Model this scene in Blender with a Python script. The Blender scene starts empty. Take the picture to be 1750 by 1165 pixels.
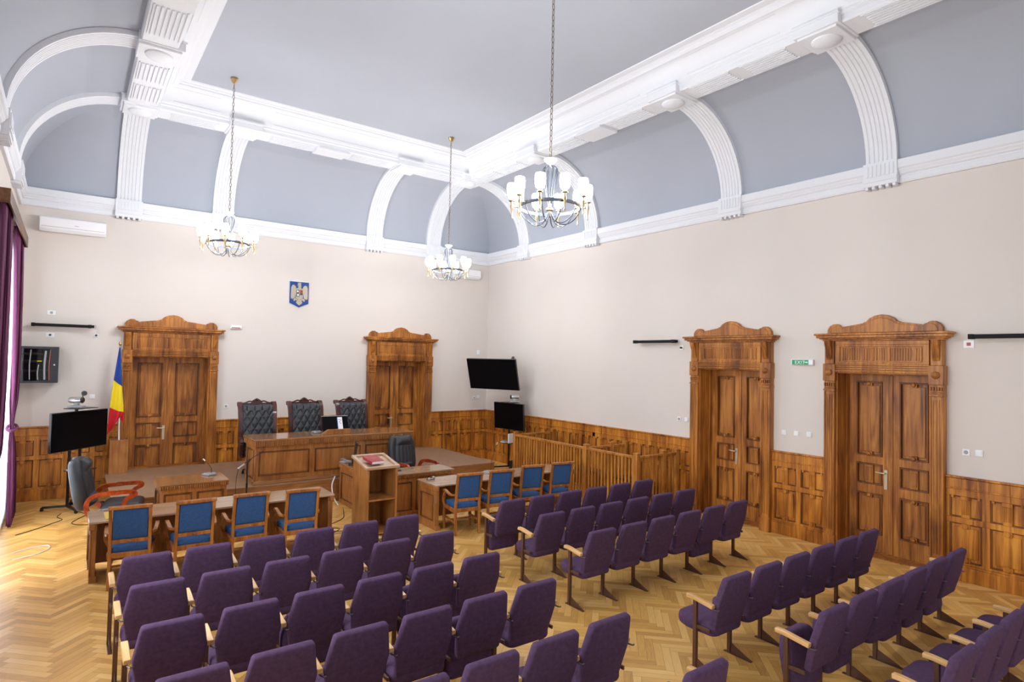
import bpy, bmesh, math, random
from mathutils import Vector, Matrix
random.seed(7)
PI = math.pi
SC = bpy.context.scene
COL = SC.collection

# ------------------------------------------------------------------ camera
FPX, YAW, PITCH, ROLL = 1029.0, 0.634692554, 0.0318712998, 0.0211641372
def cam_matrix():
    ca, sa = math.cos(YAW), math.sin(YAW)
    fwd = Vector((sa*math.cos(PITCH), ca*math.cos(PITCH), math.sin(PITCH)))
    r = Vector((ca, -sa, 0)); u = r.cross(fwd)
    r2 = r*math.cos(ROLL) + u*math.sin(ROLL)
    u2 = -r*math.sin(ROLL) + u*math.cos(ROLL)
    m = Matrix((r2, u2, -fwd)).transposed().to_4x4()
    m.translation = Vector((0, 0, 2.85))
    return m
cd = bpy.data.cameras.new('camera'); cam = bpy.data.objects.new('camera', cd); COL.objects.link(cam)
cam.matrix_world = cam_matrix()
cd.sensor_width = 36; cd.lens = FPX/1750*36; cd.clip_start = 0.05; cd.clip_end = 200
SC.camera = cam

# ------------------------------------------------------------------ light
SC.view_settings.view_transform = 'Standard'; SC.view_settings.look = 'None'
SC.view_settings.gamma = 1; SC.view_settings.use_curve_mapping = False
SC.view_settings.exposure = 1.16
w = bpy.data.worlds.new('daylight'); SC.world = w; w.use_nodes = True
w.node_tree.nodes['Background'].inputs[0].default_value = (0.93, 0.96, 1.0, 1)
w.node_tree.nodes['Background'].inputs[1].default_value = 0.50  # rear wall is left out so the world also fills from behind
XL, XR, YB, YR = -0.85, 9.88, 14.64, -4.08      # wall planes
WIN_Y = [(9.1, 13.2), (3.8, 6.6), (-1.4, 1.4)]  # first window is in view; the others are unseen, added for fill light
for k, (a, b) in enumerate(WIN_Y):
    ld = bpy.data.lights.new('window_daylight', 'AREA'); ld.shape = 'RECTANGLE'
    ld.size = 3.4 if k else 4.2; ld.size_y = b-a; ld.energy = (330, 210, 90)[k]; ld.color = (0.9, 0.95, 1.0)
    lo = bpy.data.objects.new('window_daylight', ld); COL.objects.link(lo)
    lo.location = (XL-0.9, (a+b)/2, 2.7 if k else 2.2); lo.rotation_euler = (0, -PI/2, 0)
SHADE_E = 52.0

# ------------------------------------------------------------------ materials
def new_mat(name):
    m = bpy.data.materials.new(name); m.use_nodes = True
    nt = m.node_tree; return m, nt, nt.nodes['Principled BSDF']
def plain(name, col, rough=0.5, metal=0.0, spec=0.5, sheen=0.0, bump=0.0, bscale=200, emit=None, es=0, vary=0.0, vscale=3):
    m, nt, b = new_mat(name)
    b.inputs['Base Color'].default_value = (*col, 1); b.inputs['Roughness'].default_value = rough
    b.inputs['Metallic'].default_value = metal; b.inputs['Specular IOR Level'].default_value = spec
    if sheen:
        b.inputs['Sheen Weight'].default_value = sheen; b.inputs['Sheen Roughness'].default_value = 0.5
        b.inputs['Sheen Tint'].default_value = (min(1, col[0]*5), min(1, col[1]*5), min(1, col[2]*5), 1)
    if emit:
        b.inputs['Emission Color'].default_value = (*emit, 1); b.inputs['Emission Strength'].default_value = es
    tc = nt.nodes.new('ShaderNodeTexCoord')
    if bump:
        n = nt.nodes.new('ShaderNodeTexNoise'); n.inputs['Scale'].default_value = bscale; n.inputs['Detail'].default_value = 2
        nt.links.new(tc.outputs['Object'], n.inputs['Vector'])
        bp = nt.nodes.new('ShaderNodeBump'); bp.inputs['Strength'].default_value = bump; bp.inputs['Distance'].default_value = 0.01
        nt.links.new(n.outputs['Fac'], bp.inputs['Height']); nt.links.new(bp.outputs['Normal'], b.inputs['Normal'])
    if vary:
        n = nt.nodes.new('ShaderNodeTexNoise'); n.inputs['Scale'].default_value = vscale; n.inputs['Detail'].default_value = 4
        nt.links.new(tc.outputs['Object'], n.inputs['Vector'])
        r = nt.nodes.new('ShaderNodeValToRGB')
        r.color_ramp.elements[0].position = 0.3; r.color_ramp.elements[1].position = 0.7
        r.color_ramp.elements[0].color = (*[c*(1-vary) for c in col], 1); r.color_ramp.elements[1].color = (*[min(1, c*(1+vary)) for c in col], 1)
        nt.links.new(n.outputs['Fac'], r.inputs['Fac']); nt.links.new(r.outputs['Color'], b.inputs['Base Color'])
    return m
def wood(name, dark, mid, light, axis=2, rough=0.4, scale=1.0, knots=0.5, coat=0.0, world=False):
    """grain runs along the axis (0 x, 1 y, 2 z)"""
    m, nt, b = new_mat(name); N = nt.nodes; L = nt.links
    tc = N.new('ShaderNodeTexCoord'); mp = N.new('ShaderNodeMapping')
    s = [14*scale]*3; s[axis] = 0.9*scale; mp.inputs['Scale'].default_value = s
    src = tc.outputs['Object']
    if world:
        g = N.new('ShaderNodeNewGeometry'); src = g.outputs['Position']
    L.new(src, mp.inputs['Vector'])
    oi = N.new('ShaderNodeObjectInfo'); mul = N.new('ShaderNodeMath'); mul.operation = 'MULTIPLY'; mul.inputs[1].default_value = 37.0
    L.new(oi.outputs['Random'], mul.inputs[0])
    cb = N.new('ShaderNodeCombineXYZ')
    for i in range(3): L.new(mul.outputs[0], cb.inputs[i])
    L.new(cb.outputs[0], mp.inputs['Location'])
    n1 = N.new('ShaderNodeTexNoise'); n1.inputs['Scale'].default_value = 1.4; n1.inputs['Detail'].default_value = 5; n1.inputs['Distortion'].default_value = knots
    L.new(mp.outputs[0], n1.inputs['Vector'])
    mp2 = N.new('ShaderNodeMapping'); s2 = [2.2*scale]*3; s2[axis] = 0.7*scale; mp2.inputs['Scale'].default_value = s2
    L.new(src, mp2.inputs['Vector']); L.new(cb.outputs[0], mp2.inputs['Location'])
    n2 = N.new('ShaderNodeTexNoise'); n2.inputs['Scale'].default_value = 1.3; n2.inputs['Detail'].default_value = 3; n2.inputs['Distortion'].default_value = 1.0
    L.new(mp2.outputs[0], n2.inputs['Vector'])
    mx = N.new('ShaderNodeMath'); mx.operation = 'ADD'
    a = N.new('ShaderNodeMath'); a.operation = 'MULTIPLY'; a.inputs[1].default_value = 0.5
    c = N.new('ShaderNodeMath'); c.operation = 'MULTIPLY'; c.inputs[1].default_value = 0.5
    L.new(n1.outputs['Fac'], a.inputs[0]); L.new(n2.outputs['Fac'], c.inputs[0]); L.new(a.outputs[0], mx.inputs[0]); L.new(c.outputs[0], mx.inputs[1])
    r = N.new('ShaderNodeValToRGB'); e = r.color_ramp.elements
    e[0].position = 0.36; e[0].color = (*dark, 1); e[1].position = 0.64; e[1].color = (*light, 1)
    k = e.new(0.5); k.color = (*mid, 1)
    L.new(mx.outputs[0], r.inputs['Fac']); L.new(r.outputs['Color'], b.inputs['Base Color'])
    bp = N.new('ShaderNodeBump'); bp.inputs['Strength'].default_value = 0.12; bp.inputs['Distance'].default_value = 0.004
    L.new(n1.outputs['Fac'], bp.inputs['Height']); L.new(bp.outputs['Normal'], b.inputs['Normal'])
    b.inputs['Roughness'].default_value = rough; b.inputs['Specular IOR Level'].default_value = 0.4
    if coat: b.inputs['Coat Weight'].default_value = coat; b.inputs['Coat Roughness'].default_value = 0.08
    return m
def parquet():
    m, nt, b = new_mat('oak_herringbone_parquet'); N = nt.nodes; L = nt.links
    def M(op, a, bb=None, c=None):
        n = N.new('ShaderNodeMath'); n.operation = op
        for i, v in enumerate((a, bb, c)):
            if v is None: continue
            if isinstance(v, (int, float)): n.inputs[i].default_value = v
            else: L.new(v, n.inputs[i])
        return n.outputs[0]
    g = N.new('ShaderNodeNewGeometry'); sp = N.new('ShaderNodeSeparateXYZ'); L.new(g.outputs['Position'], sp.inputs[0])
    W = 0.078; n = 6; c = math.sqrt(0.5)/W
    u = M('MULTIPLY', M('ADD', sp.outputs[0], sp.outputs[1]), c)
    v = M('MULTIPLY', M('SUBTRACT', sp.outputs[1], sp.outputs[0]), c)
    i = M('FLOOR', u); j = M('FLOOR', v)
    k = M('FLOORED_MODULO', M('SUBTRACT', i, j), 2.0*n)
    hor = M('LESS_THAN', k, n-0.5)
    fu = M('SUBTRACT', u, i); fv = M('SUBTRACT', v, j)
    # horizontal plank: starts at i-k ; vertical plank: starts at j-(2n-1-k)
    hi = M('SUBTRACT', i, k); vj = M('SUBTRACT', j, M('SUBTRACT', 2.0*n-1, k))
    def mix(f, a, bb):   # f ? a : b
        return M('ADD', M('MULTIPLY', f, a), M('MULTIPLY', M('SUBTRACT', 1.0, f), bb))
    idx = mix(hor, hi, i); idy = mix(hor, j, vj)
    cb = N.new('ShaderNodeCombineXYZ'); L.new(idx, cb.inputs[0]); L.new(idy, cb.inputs[1]); L.new(hor, cb.inputs[2])
    wn = N.new('ShaderNodeTexWhiteNoise'); wn.noise_dimensions = '3D'; L.new(cb.outputs[0], wn.inputs['Vector'])
    along = mix(hor, M('SUBTRACT', u, hi), M('SUBTRACT', v, vj))          # 0..n
    across = mix(hor, fv, fu)                                             # 0..1
    e1 = M('MINIMUM', across, M('SUBTRACT', 1.0, across)); e2 = M('MINIMUM', along, M('SUBTRACT', float(n), along))
    edge = M('MINIMUM', e1, e2)
    gap = M('LESS_THAN', edge, 0.022)
    # grain
    gc = N.new('ShaderNodeCombineXYZ'); L.new(M('MULTIPLY', along, 0.35), gc.inputs[0]); L.new(M('MULTIPLY', across, 5.0), gc.inputs[1])
    L.new(M('MULTIPLY', wn.outputs['Value'], 91.0), gc.inputs[2])
    ns = N.new('ShaderNodeTexNoise'); ns.inputs['Scale'].default_value = 1.6; ns.inputs['Detail'].default_value = 4; L.new(gc.outputs[0], ns.inputs['Vector'])
    big = N.new('ShaderNodeTexNoise'); big.inputs['Scale'].default_value = 0.5; big.inputs['Detail'].default_value = 3
    L.new(g.outputs['Position'], big.inputs['Vector'])
    f = M('ADD', M('ADD', M('MULTIPLY', wn.outputs['Value'], 0.50), M('MULTIPLY', ns.outputs['Fac'], 0.50)), M('MULTIPLY', M('SUBTRACT', big.outputs['Fac'], 0.5), 0.35))
    r = N.new('ShaderNodeValToRGB'); e = r.color_ramp.elements
    e[0].position = 0.10; e[0].color = (0.46, 0.225, 0.055, 1); e[1].position = 0.92; e[1].color = (0.92, 0.61, 0.235, 1)
    q = e.new(0.5); q.color = (0.76, 0.43, 0.115, 1)
    L.new(f, r.inputs['Fac'])
    mc = N.new('ShaderNodeMix'); mc.data_type = 'RGBA'
    L.new(M('MULTIPLY', gap, 0.55), mc.inputs[0]); L.new(r.outputs['Color'], mc.inputs[6]); mc.inputs[7].default_value = (0.16, 0.07, 0.02, 1)
    L.new(mc.outputs[2], b.inputs['Base Color'])
    L.new(M('ADD', 0.24, M('MULTIPLY', ns.outputs['Fac'], 0.22)), b.inputs['Roughness'])
    b.inputs['Specular IOR Level'].default_value = 0.45
    bp = N.new('ShaderNodeBump'); bp.inputs['Strength'].default_value = 0.25; bp.inputs['Distance'].default_value = 0.003
    L.new(M('SUBTRACT', 1.0, gap), bp.inputs['Height']); L.new(bp.outputs['Normal'], b.inputs['Normal'])
    return m

MT = {}
MT['floor'] = parquet()
MT['wall'] = plain('cream_wall_paint', (0.665, 0.610, 0.566), 0.75, bump=0.04, bscale=60, vary=0.02, vscale=0.6)
MT['cove'] = plain('pale_grey_plaster', (0.375, 0.402, 0.462), 0.85, bump=0.03, bscale=60, vary=0.025, vscale=0.7)
MT['ceil'] = plain('pale_grey_ceiling', (0.41, 0.436, 0.497), 0.85, bump=0.03, bscale=60, vary=0.02, vscale=0.7)
MT['stucco'] = plain('white_stucco', (0.72, 0.735, 0.775), 0.7)
MT['panel'] = wood('stained_pine_panelling', (0.17, 0.045, 0.006), (0.44, 0.155, 0.020), (0.70, 0.30, 0.042), 2, 0.35, 0.8, 1.2, world=True)
MT['panelx'] = wood('stained_pine_rail', (0.14, 0.045, 0.010), (0.34, 0.130, 0.026), (0.54, 0.230, 0.050), 0, 0.35, 1.0, 0.8, world=True)
MT['panely'] = wood('stained_pine_rail_side', (0.14, 0.045, 0.010), (0.34, 0.130, 0.026), (0.54, 0.230, 0.050), 1, 0.35, 1.0, 0.8, world=True)
MT['door'] = wood('stained_pine_door', (0.13, 0.037, 0.006), (0.34, 0.118, 0.019), (0.56, 0.23, 0.040), 2, 0.4, 0.8, 1.3, world=True)
MT['bench'] = wood('polished_oak_veneer', (0.22, 0.078, 0.020), (0.35, 0.138, 0.036), (0.46, 0.20, 0.058), 2, 0.3, 1.2, 0.3, coat=0.3)
MT['benchx'] = wood('polished_oak_top', (0.25, 0.105, 0.036), (0.34, 0.150, 0.052), (0.42, 0.20, 0.075), 0, 0.2, 1.4, 0.2, coat=0.7)
MT['chairwood'] = wood('stained_beech', (0.20, 0.062, 0.012), (0.36, 0.125, 0.025), (0.48, 0.19, 0.042), 2, 0.35, 1.5, 0.3, coat=0.3)
MT['rail'] = wood('stained_oak_rail', (0.22, 0.075, 0.012), (0.42, 0.165, 0.030), (0.58, 0.26, 0.055), 2, 0.35, 1.5, 0.3)
MT['blond'] = wood('blond_beech', (0.52, 0.28, 0.10), (0.66, 0.39, 0.155), (0.78, 0.50, 0.23), 1, 0.35, 1.5, 0.3)
MT['mahog'] = wood('dark_mahogany', (0.020, 0.005, 0.004), (0.055, 0.012, 0.008), (0.10, 0.022, 0.014), 2, 0.35, 2, 0.3, coat=0.25)
MT['redwood'] = wood('red_lacquered_wood', (0.20, 0.022, 0.005), (0.34, 0.045, 0.010), (0.48, 0.085, 0.020), 0, 0.2, 1.5, 0.3, coat=0.6)
MT['purple'] = plain('purple_fabric', (0.085, 0.047, 0.098), 0.9, spec=0.12, sheen=0.15, bump=0.3, bscale=350, vary=0.16, vscale=30)
MT['blue'] = plain('blue_fabric', (0.034, 0.090, 0.235), 0.85, spec=0.2, sheen=0.25, bump=0.3, bscale=400, vary=0.15, vscale=40)
MT['leather'] = plain('black_leather', (0.024, 0.027, 0.034), 0.42, spec=0.5, bump=0.15, bscale=120)
MT['brownmetal'] = plain('brown_enamelled_steel', (0.12, 0.055, 0.034), 0.4, metal=0.3)
MT['steel'] = plain('dull_steel', (0.16, 0.15, 0.15), 0.35, metal=0.8)
MT['black'] = plain('black_plastic', (0.012, 0.012, 0.014), 0.35)
MT['screen'] = plain('dark_screen', (0.003, 0.003, 0.004), 0.15, spec=0.12)
MT['grey'] = plain('grey_plastic', (0.32, 0.33, 0.35), 0.4)
MT['silver'] = plain('silver_metal', (0.6, 0.6, 0.6), 0.28, metal=0.9)
MT['nickel'] = plain('worn_brass_nickel', (0.62, 0.54, 0.40), 0.35, metal=0.7)
MT['white'] = plain('white_plastic', (0.82, 0.82, 0.84), 0.35)
MT['brass'] = plain('brass', (0.50, 0.36, 0.18), 0.3, metal=1.0)
MT['chainmetal'] = plain('aged_bronze', (0.20, 0.15, 0.085), 0.4, metal=0.8)
MT['barblack'] = plain('matt_black_enamel', (0.006, 0.006, 0.007), 0.6, spec=0.2)
MT['iron'] = plain('blue_black_iron', (0.03, 0.035, 0.05), 0.35, metal=0.6)
MT['dais'] = plain('brown_dais_carpet', (0.31, 0.175, 0.10), 0.6, bump=0.2, bscale=200, vary=0.08, vscale=6)
MT['curtain'] = plain('plum_curtain', (0.115, 0.030, 0.080), 0.75, sheen=0.3, spec=0.2)
MT['benchmould_shade'] = wood('dark_oak_moulding_and_shade', (0.09, 0.030, 0.008), (0.15, 0.052, 0.014), (0.21, 0.08, 0.022), 2, 0.35, 1.2, 0.3)
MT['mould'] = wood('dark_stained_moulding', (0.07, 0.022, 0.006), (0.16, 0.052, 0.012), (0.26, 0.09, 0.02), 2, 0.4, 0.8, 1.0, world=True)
MT['walnut'] = wood('walnut_pelmet', (0.05, 0.02, 0.008), (0.12, 0.05, 0.022), (0.20, 0.09, 0.04), 1, 0.45, 1, 0.3)
MT['flagblue'] = plain('flag_blue', (0.01, 0.055, 0.30), 0.7); MT['flagyellow'] = plain('flag_yellow', (0.86, 0.66, 0.01), 0.7); MT['flagred'] = plain('flag_red', (0.62, 0.01, 0.02), 0.7)
MT['emblue'] = plain('emblem_blue', (0.001, 0.045, 0.24), 0.3); MT['emgold'] = plain('emblem_pale_gold', (0.42, 0.37, 0.29), 0.35, metal=0.3)
MT['emred'] = plain('emblem_red', (0.35, 0.02, 0.02), 0.4); MT['emdark'] = plain('emblem_dark', (0.03, 0.03, 0.06), 0.4)
MT['book'] = plain('red_book_cover', (0.34, 0.02, 0.035), 0.45); MT['paper'] = plain('paper', (0.85, 0.83, 0.78), 0.8)
MT['orange'] = plain('orange_cable', (0.75, 0.14, 0.03), 0.5); MT['green'] = plain('exit_green', (0.0, 0.16, 0.06), 0.4, emit=(0.0, 0.30, 0.10), es=0.25)
MT['desktop'] = wood('pale_oak_desktop', (0.38, 0.235, 0.14), (0.44, 0.28, 0.17), (0.50, 0.33, 0.205), 0, 0.2, 1.5, 0.2, coat=0.6)
MT['shade'] = plain('lit_opal_glass', (0.95, 0.95, 0.95), 0.3, emit=(0.97, 0.985, 1.0), es=SHADE_E)
def sheer_mat():
    m = bpy.data.materials.new('white_sheer'); m.use_nodes = True; nt = m.node_tree; nt.nodes.clear()
    o = nt.nodes.new('ShaderNodeOutputMaterial'); a = nt.nodes.new('ShaderNodeBsdfTranslucent'); d = nt.nodes.new('ShaderNodeBsdfDiffuse')
    t = nt.nodes.new('ShaderNodeBsdfTransparent')
    a.inputs[0].default_value = (0.95, 0.95, 0.97, 1); d.inputs[0].default_value = (0.9, 0.9, 0.92, 1)
    x = nt.nodes.new('ShaderNodeMixShader'); x.inputs[0].default_value = 0.4; nt.links.new(a.outputs[0], x.inputs[1]); nt.links.new(d.outputs[0], x.inputs[2])
    y = nt.nodes.new('ShaderNodeMixShader'); y.inputs[0].default_value = 0.25; nt.links.new(x.outputs[0], y.inputs[1]); nt.links.new(t.outputs[0], y.inputs[2])
    nt.links.new(y.outputs[0], o.inputs[0]); return m
MT['sheer'] = sheer_mat()
def pane_mat():
    m = bpy.data.materials.new('window_glass'); m.use_nodes = True; nt = m.node_tree; nt.nodes.clear()
    o = nt.nodes.new('ShaderNodeOutputMaterial'); a = nt.nodes.new('ShaderNodeBsdfTransparent'); d = nt.nodes.new('ShaderNodeBsdfGlossy'); d.inputs['Roughness'].default_value = 0.02
    x = nt.nodes.new('ShaderNodeMixShader'); x.inputs[0].default_value = 0.07; nt.links.new(a.outputs[0], x.inputs[1]); nt.links.new(d.outputs[0], x.inputs[2])
    nt.links.new(x.outputs[0], o.inputs[0]); return m
MT['glass'] = pane_mat()
MT['cabglass'] = pane_mat(); MT['cabglass'].node_tree.nodes['Mix Shader'].inputs[0].default_value = 0.015

# ------------------------------------------------------------------ mesh helpers
class MB:
    def __init__(s): s.v = []; s.f = []; s.mi = []; s.cur = 0
    def add(s, vs, fs):
        n = len(s.v); s.v += [tuple(p) for p in vs]; s.f += [tuple(i+n for i in f) for f in fs]; s.mi += [s.cur]*len(fs); return s
    def box(s, x0, x1, y0, y1, z0, z1):
        e = ((len(s.f)//6*7) % 13)*5e-5      # keeps neighbouring faces from lying in one plane
        x0, x1 = min(x0, x1)-e, max(x0, x1)+e; y0, y1 = min(y0, y1)-e, max(y0, y1)+e; z0, z1 = min(z0, z1)-e, max(z0, z1)+e
        return s.add([(x0,y0,z0),(x1,y0,z0),(x1,y1,z0),(x0,y1,z0),(x0,y0,z1),(x1,y0,z1),(x1,y1,z1),(x0,y1,z1)],
                     [(0,3,2,1),(4,5,6,7),(0,1,5,4),(1,2,6,5),(2,3,7,6),(3,0,4,7)])
    def prism(s, poly, axis, a, b):
        n = len(poly)
        def P(p, t): return {'x': (t, p[0], p[1]), 'y': (p[0], t, p[1]), 'z': (p[0], p[1], t)}[axis]
        return s.add([P(p, a) for p in poly]+[P(p, b) for p in poly],
                     [tuple(range(n)), tuple(range(2*n-1, n-1, -1))]+[(i, (i+1) % n, n+(i+1) % n, n+i) for i in range(n)])
    def lathe(s, prof, c=(0,0,0), seg=16, axis='z'):
        vs = []; fs = []
        def P(r, h, t):
            a, b = r*math.cos(t), r*math.sin(t)
            q = {'z': (a, b, h), 'y': (a, h, b), 'x': (h, a, b)}[axis]; return (c[0]+q[0], c[1]+q[1], c[2]+q[2])
        for r, h in prof:
            for k in range(seg): vs.append(P(max(r, 1e-4), h, 2*PI*k/seg))
        for i in range(len(prof)-1):
            for k in range(seg): fs.append((i*seg+k, i*seg+(k+1) % seg, (i+1)*seg+(k+1) % seg, (i+1)*seg+k))
        fs.append(tuple(range(seg-1, -1, -1))); fs.append(tuple((len(prof)-1)*seg+k for k in range(seg)))
        return s.add(vs, fs)
    def sweep(s, path, prof, up=(0,0,1), closed=False, cap=True, scales=None):
        P = [Vector(p) for p in path]; n = len(P); m = len(prof); vs = []; fs = []; up = Vector(up)
        for i, p in enumerate(P):
            t = (P[(i+1) % n]-P[i-1]) if closed else (P[min(i+1, n-1)]-P[max(i-1, 0)])
            t.normalize(); side = t.cross(up)
            if side.length < 1e-3: side = t.cross(Vector((0.3, 1, 0.1)))
            side.normalize(); u2 = side.cross(t); k = scales[i] if scales else 1
            for a, b in prof: vs.append(p+side*a*k+u2*b*k)
        for i in range(n if closed else n-1):
            j = (i+1) % n
            for k in range(m): fs.append((i*m+k, i*m+(k+1) % m, j*m+(k+1) % m, j*m+k))
        if cap and not closed: fs.append(tuple(range(m-1, -1, -1))); fs.append(tuple((n-1)*m+k for k in range(m)))
        return s.add(vs, fs)
    def tube(s, path, r, seg=8, closed=False, scales=None):
        # stable frame: transport
        P = [Vector(p) for p in path]; n = len(P); vs = []; fs = []
        t0 = (P[1]-P[0]).normalized(); nrm = t0.orthogonal().normalized(); prev = t0
        for i, p in enumerate(P):
            t = (P[(i+1) % n]-P[i-1]) if closed else (P[min(i+1, n-1)]-P[max(i-1, 0)])
            t.normalize(); q = prev.rotation_difference(t); nrm = (q @ nrm); nrm = (nrm-t*nrm.dot(t)).normalized(); prev = t; b = t.cross(nrm)
            k = r*(scales[i] if scales else 1)
            for j in range(seg):
                a = 2*PI*j/seg; vs.append(p+(nrm*math.cos(a)+b*math.sin(a))*k)
        for i in range(n if closed else n-1):
            j = (i+1) % n
            for k in range(seg): fs.append((i*seg+k, i*seg+(k+1) % seg, j*seg+(k+1) % seg, j*seg+k))
        if not closed: fs.append(tuple(range(seg-1, -1, -1))); fs.append(tuple((n-1)*seg+k for k in range(seg)))
        return s.add(vs, fs)
    def ball(s, c, r, seg=12, rings=8, sz=1.0):
        return s.lathe([(r*math.sin(PI*i/rings), -r*sz*math.cos(PI*i/rings)) for i in range(rings+1)], c, seg)
    def xf(s, mat, start=0):
        s.v = s.v[:start]+[tuple(mat @ Vector(p)) for p in s.v[start:]]; return s
    def build(s, name, mat, parent=None, smooth=False, bevel=0, ang=40, loc=None, rot=None, sub=0, bseg=2):
        me = bpy.data.meshes.new(name); me.from_pydata(s.v, [], s.f)
        mats = mat if isinstance(mat, (list, tuple)) else [mat]
        for q in mats: me.materials.append(MT[q] if isinstance(q, str) else q)
        if len(mats) > 1:
            for p, k in zip(me.polygons, s.mi): p.material_index = k
        bm = bmesh.new(); bm.from_mesh(me); bmesh.ops.recalc_face_normals(bm, faces=bm.faces); bm.to_mesh(me); bm.free()
        if smooth or bevel:
            for p in me.polygons: p.use_smooth = True
            me.set_sharp_from_angle(angle=math.radians(ang))
        o = bpy.data.objects.new(name, me); COL.objects.link(o)
        if parent: o.parent = parent
        if loc: o.location = loc
        if rot: o.rotation_euler = rot
        if bevel:
            md = o.modifiers.new('bevel', 'BEVEL'); md.width = bevel; md.segments = bseg; md.limit_method = 'ANGLE'; md.angle_limit = math.radians(35)
            md.harden_normals = False
        if sub:
            md = o.modifiers.new('sub', 'SUBSURF'); md.levels = sub; md.render_levels = sub
        return o
def tag(o, label, cat, group=None, kind=None):
    if label: o['label'] = label
    if cat: o['category'] = cat
    if group: o['group'] = group
    if kind: o['kind'] = kind
    return o
def thing(name, label, cat, loc=(0,0,0), rz=0, group=None):
    o = bpy.data.objects.new(name, None); COL.objects.link(o); o.empty_display_size = 0.1
    o.location = loc; o.rotation_euler = (0, 0, rz); return tag(o, label, cat, group)
def struct(o): o['kind'] = 'structure'; return o
def struct_empty(name, loc=(0,0,0), rz=0):
    o = bpy.data.objects.new(name, None); COL.objects.link(o); o.location = loc; o.rotation_euler = (0, 0, rz); o['kind'] = 'structure'; return o
def copy_tree(o, parent=None):
    c = o.copy(); COL.objects.link(c); c.parent = parent
    for ch in [x for x in o.children]: copy_tree(ch, c)
    return c
def circ(r, n=8, sx=1, sy=1): return [(r*sx*math.cos(2*PI*k/n), r*sy*math.sin(2*PI*k/n)) for k in range(n)]
def rect(a, b): return [(-a, -b), (a, -b), (a, b), (-a, b)]
def crom(pts, per=6):
    P = [Vector(p) for p in pts]; P = [P[0]*2-P[1]]+P+[P[-1]*2-P[-2]]; out = []
    for i in range(1, len(P)-2):
        for k in range(per):
            t = k/per; a, b, c, d = P[i-1], P[i], P[i+1], P[i+2]
            out.append(0.5*((2*b)+(c-a)*t+(2*a-5*b+4*c-d)*t*t+(3*b-a-3*c+d)*t**3))
    out.append(P[-2]); return out
def pillow(mb, outline, T, edge=0.02, bulge=0.008):
    """soft slab: outline in local (a,b); thickness T along +w (0..T); returns verts as (a,w,b)"""
    n = len(outline); cx = sum(p[0] for p in outline)/n; cy = sum(p[1] for p in outline)/n
    R = max(math.hypot(p[0]-cx, p[1]-cy) for p in outline)
    layers = []
    def lay(k, w): layers.append([((cx+(p[0]-cx)*k), w, (cy+(p[1]-cy)*k)) for p in outline])
    e = edge/R
    lay(0.45, -bulge); lay(0.8, -bulge*0.6); lay(1-e, 0); lay(1-e*0.3, edge*0.35); lay(1, edge)
    lay(1, T-edge); lay(1-e*0.3, T-edge*0.35); lay(1-e, T); lay(0.8, T+bulge*0.6); lay(0.45, T+bulge)
    vs = [p for l in layers for p in l]; fs = []
    for i in range(len(layers)-1):
        for k in range(n): fs.append((i*n+k, i*n+(k+1) % n, (i+1)*n+(k+1) % n, (i+1)*n+k))
    fs.append(tuple(range(n-1, -1, -1))); fs.append(tuple((len(layers)-1)*n+k for k in range(n)))
    mb.add(vs, fs)
def round_poly(pts, r, k=4):
    out = []; n = len(pts)
    for i in range(n):
        p = Vector(pts[i]); a = Vector(pts[i-1])-p; b = Vector(pts[(i+1) % n])-p
        ra = min(r, a.length*0.45, b.length*0.45); s = p+a.normalized()*ra; e = p+b.normalized()*ra
        for j in range(k+1):
            t = j/k; q = s*(1-t)**2+p*2*t*(1-t)+e*t*t; out.append((q.x, q.y))
    return out

# ================================================================== ROOM SHELL
MB().box(XL-0.5, XR+0.6, YR-0.2, YB+0.6, -0.1, 0).build('floor', 'floor')['kind'] = 'structure'
# door openings (centre, half width) on back wall (x) and on the right wall (y)
BD = [(1.79, 0.735), (7.10, 0.725)]
RD = [(6.54, 0.655), (3.99, 0.655)]
DTOP = 2.78; WTOP = 7.9
def wall_with_openings(name, a0, a1, openings, mk):
    mb = MB(); cur = a0
    for lo, hi, z0, z1 in sorted(openings):
        mk(mb, cur, lo, 0, WTOP)
        if z0 > 0: mk(mb, lo, hi, 0, z0)
        mk(mb, lo, hi, z1, WTOP); cur = hi
    mk(mb, cur, a1, 0, WTOP)
    struct(mb.build(name, 'wall'))
wall_with_openings('wall_back', XL-0.4, XR+0.4, [(c-h, c+h, 0, DTOP) for c, h in BD], lambda mb, a, b, z0, z1: mb.box(a, b, YB, YB+0.4, z0, z1))
wall_with_openings('wall_right', YR, YB, [(c-h, c+h, 0, DTOP) for c, h in RD], lambda mb, a, b, z0, z1: mb.box(XR, XR+0.4, a, b, z0, z1))
wall_with_openings('wall_left', YR, YB, [(a, b, 0.95 if k else 0.12, 4.35) for k, (a, b) in enumerate(WIN_Y)], lambda mb, a, b, z0, z1: mb.box(XL-0.4, XL, a, b, z0, z1))
for k, (a, b) in enumerate(WIN_Y):  # windows past the first are unseen additions that let the fill lamps in
    zb = 0.95 if k else 0.12; wh = 4.35-zb
    e = struct_empty('window_%d' % (k+1), (XL-0.2, (a+b)/2, zb)); h = (b-a)/2
    f = MB()
    for y0, y1 in ((-h, -h+0.08), (h-0.08, h), (-0.06, 0.06)): f.box(-0.05, 0.05, y0, y1, 0, wh)
    for z in (0, wh-1.2, wh-0.08): f.box(-0.05, 0.05, -h, h, z, z+0.08)
    f.build('window_frame', 'white', e, bevel=0.006)
    MB().box(-0.004, 0.004, -h+0.05, h-0.05, 0.05, wh-0.05).build('pane', 'glass', e)
    MB().box(0.0, 0.26, -h-0.05, h+0.05, -0.04, 0).build('window_sill', 'white', e, bevel=0.006)

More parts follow.
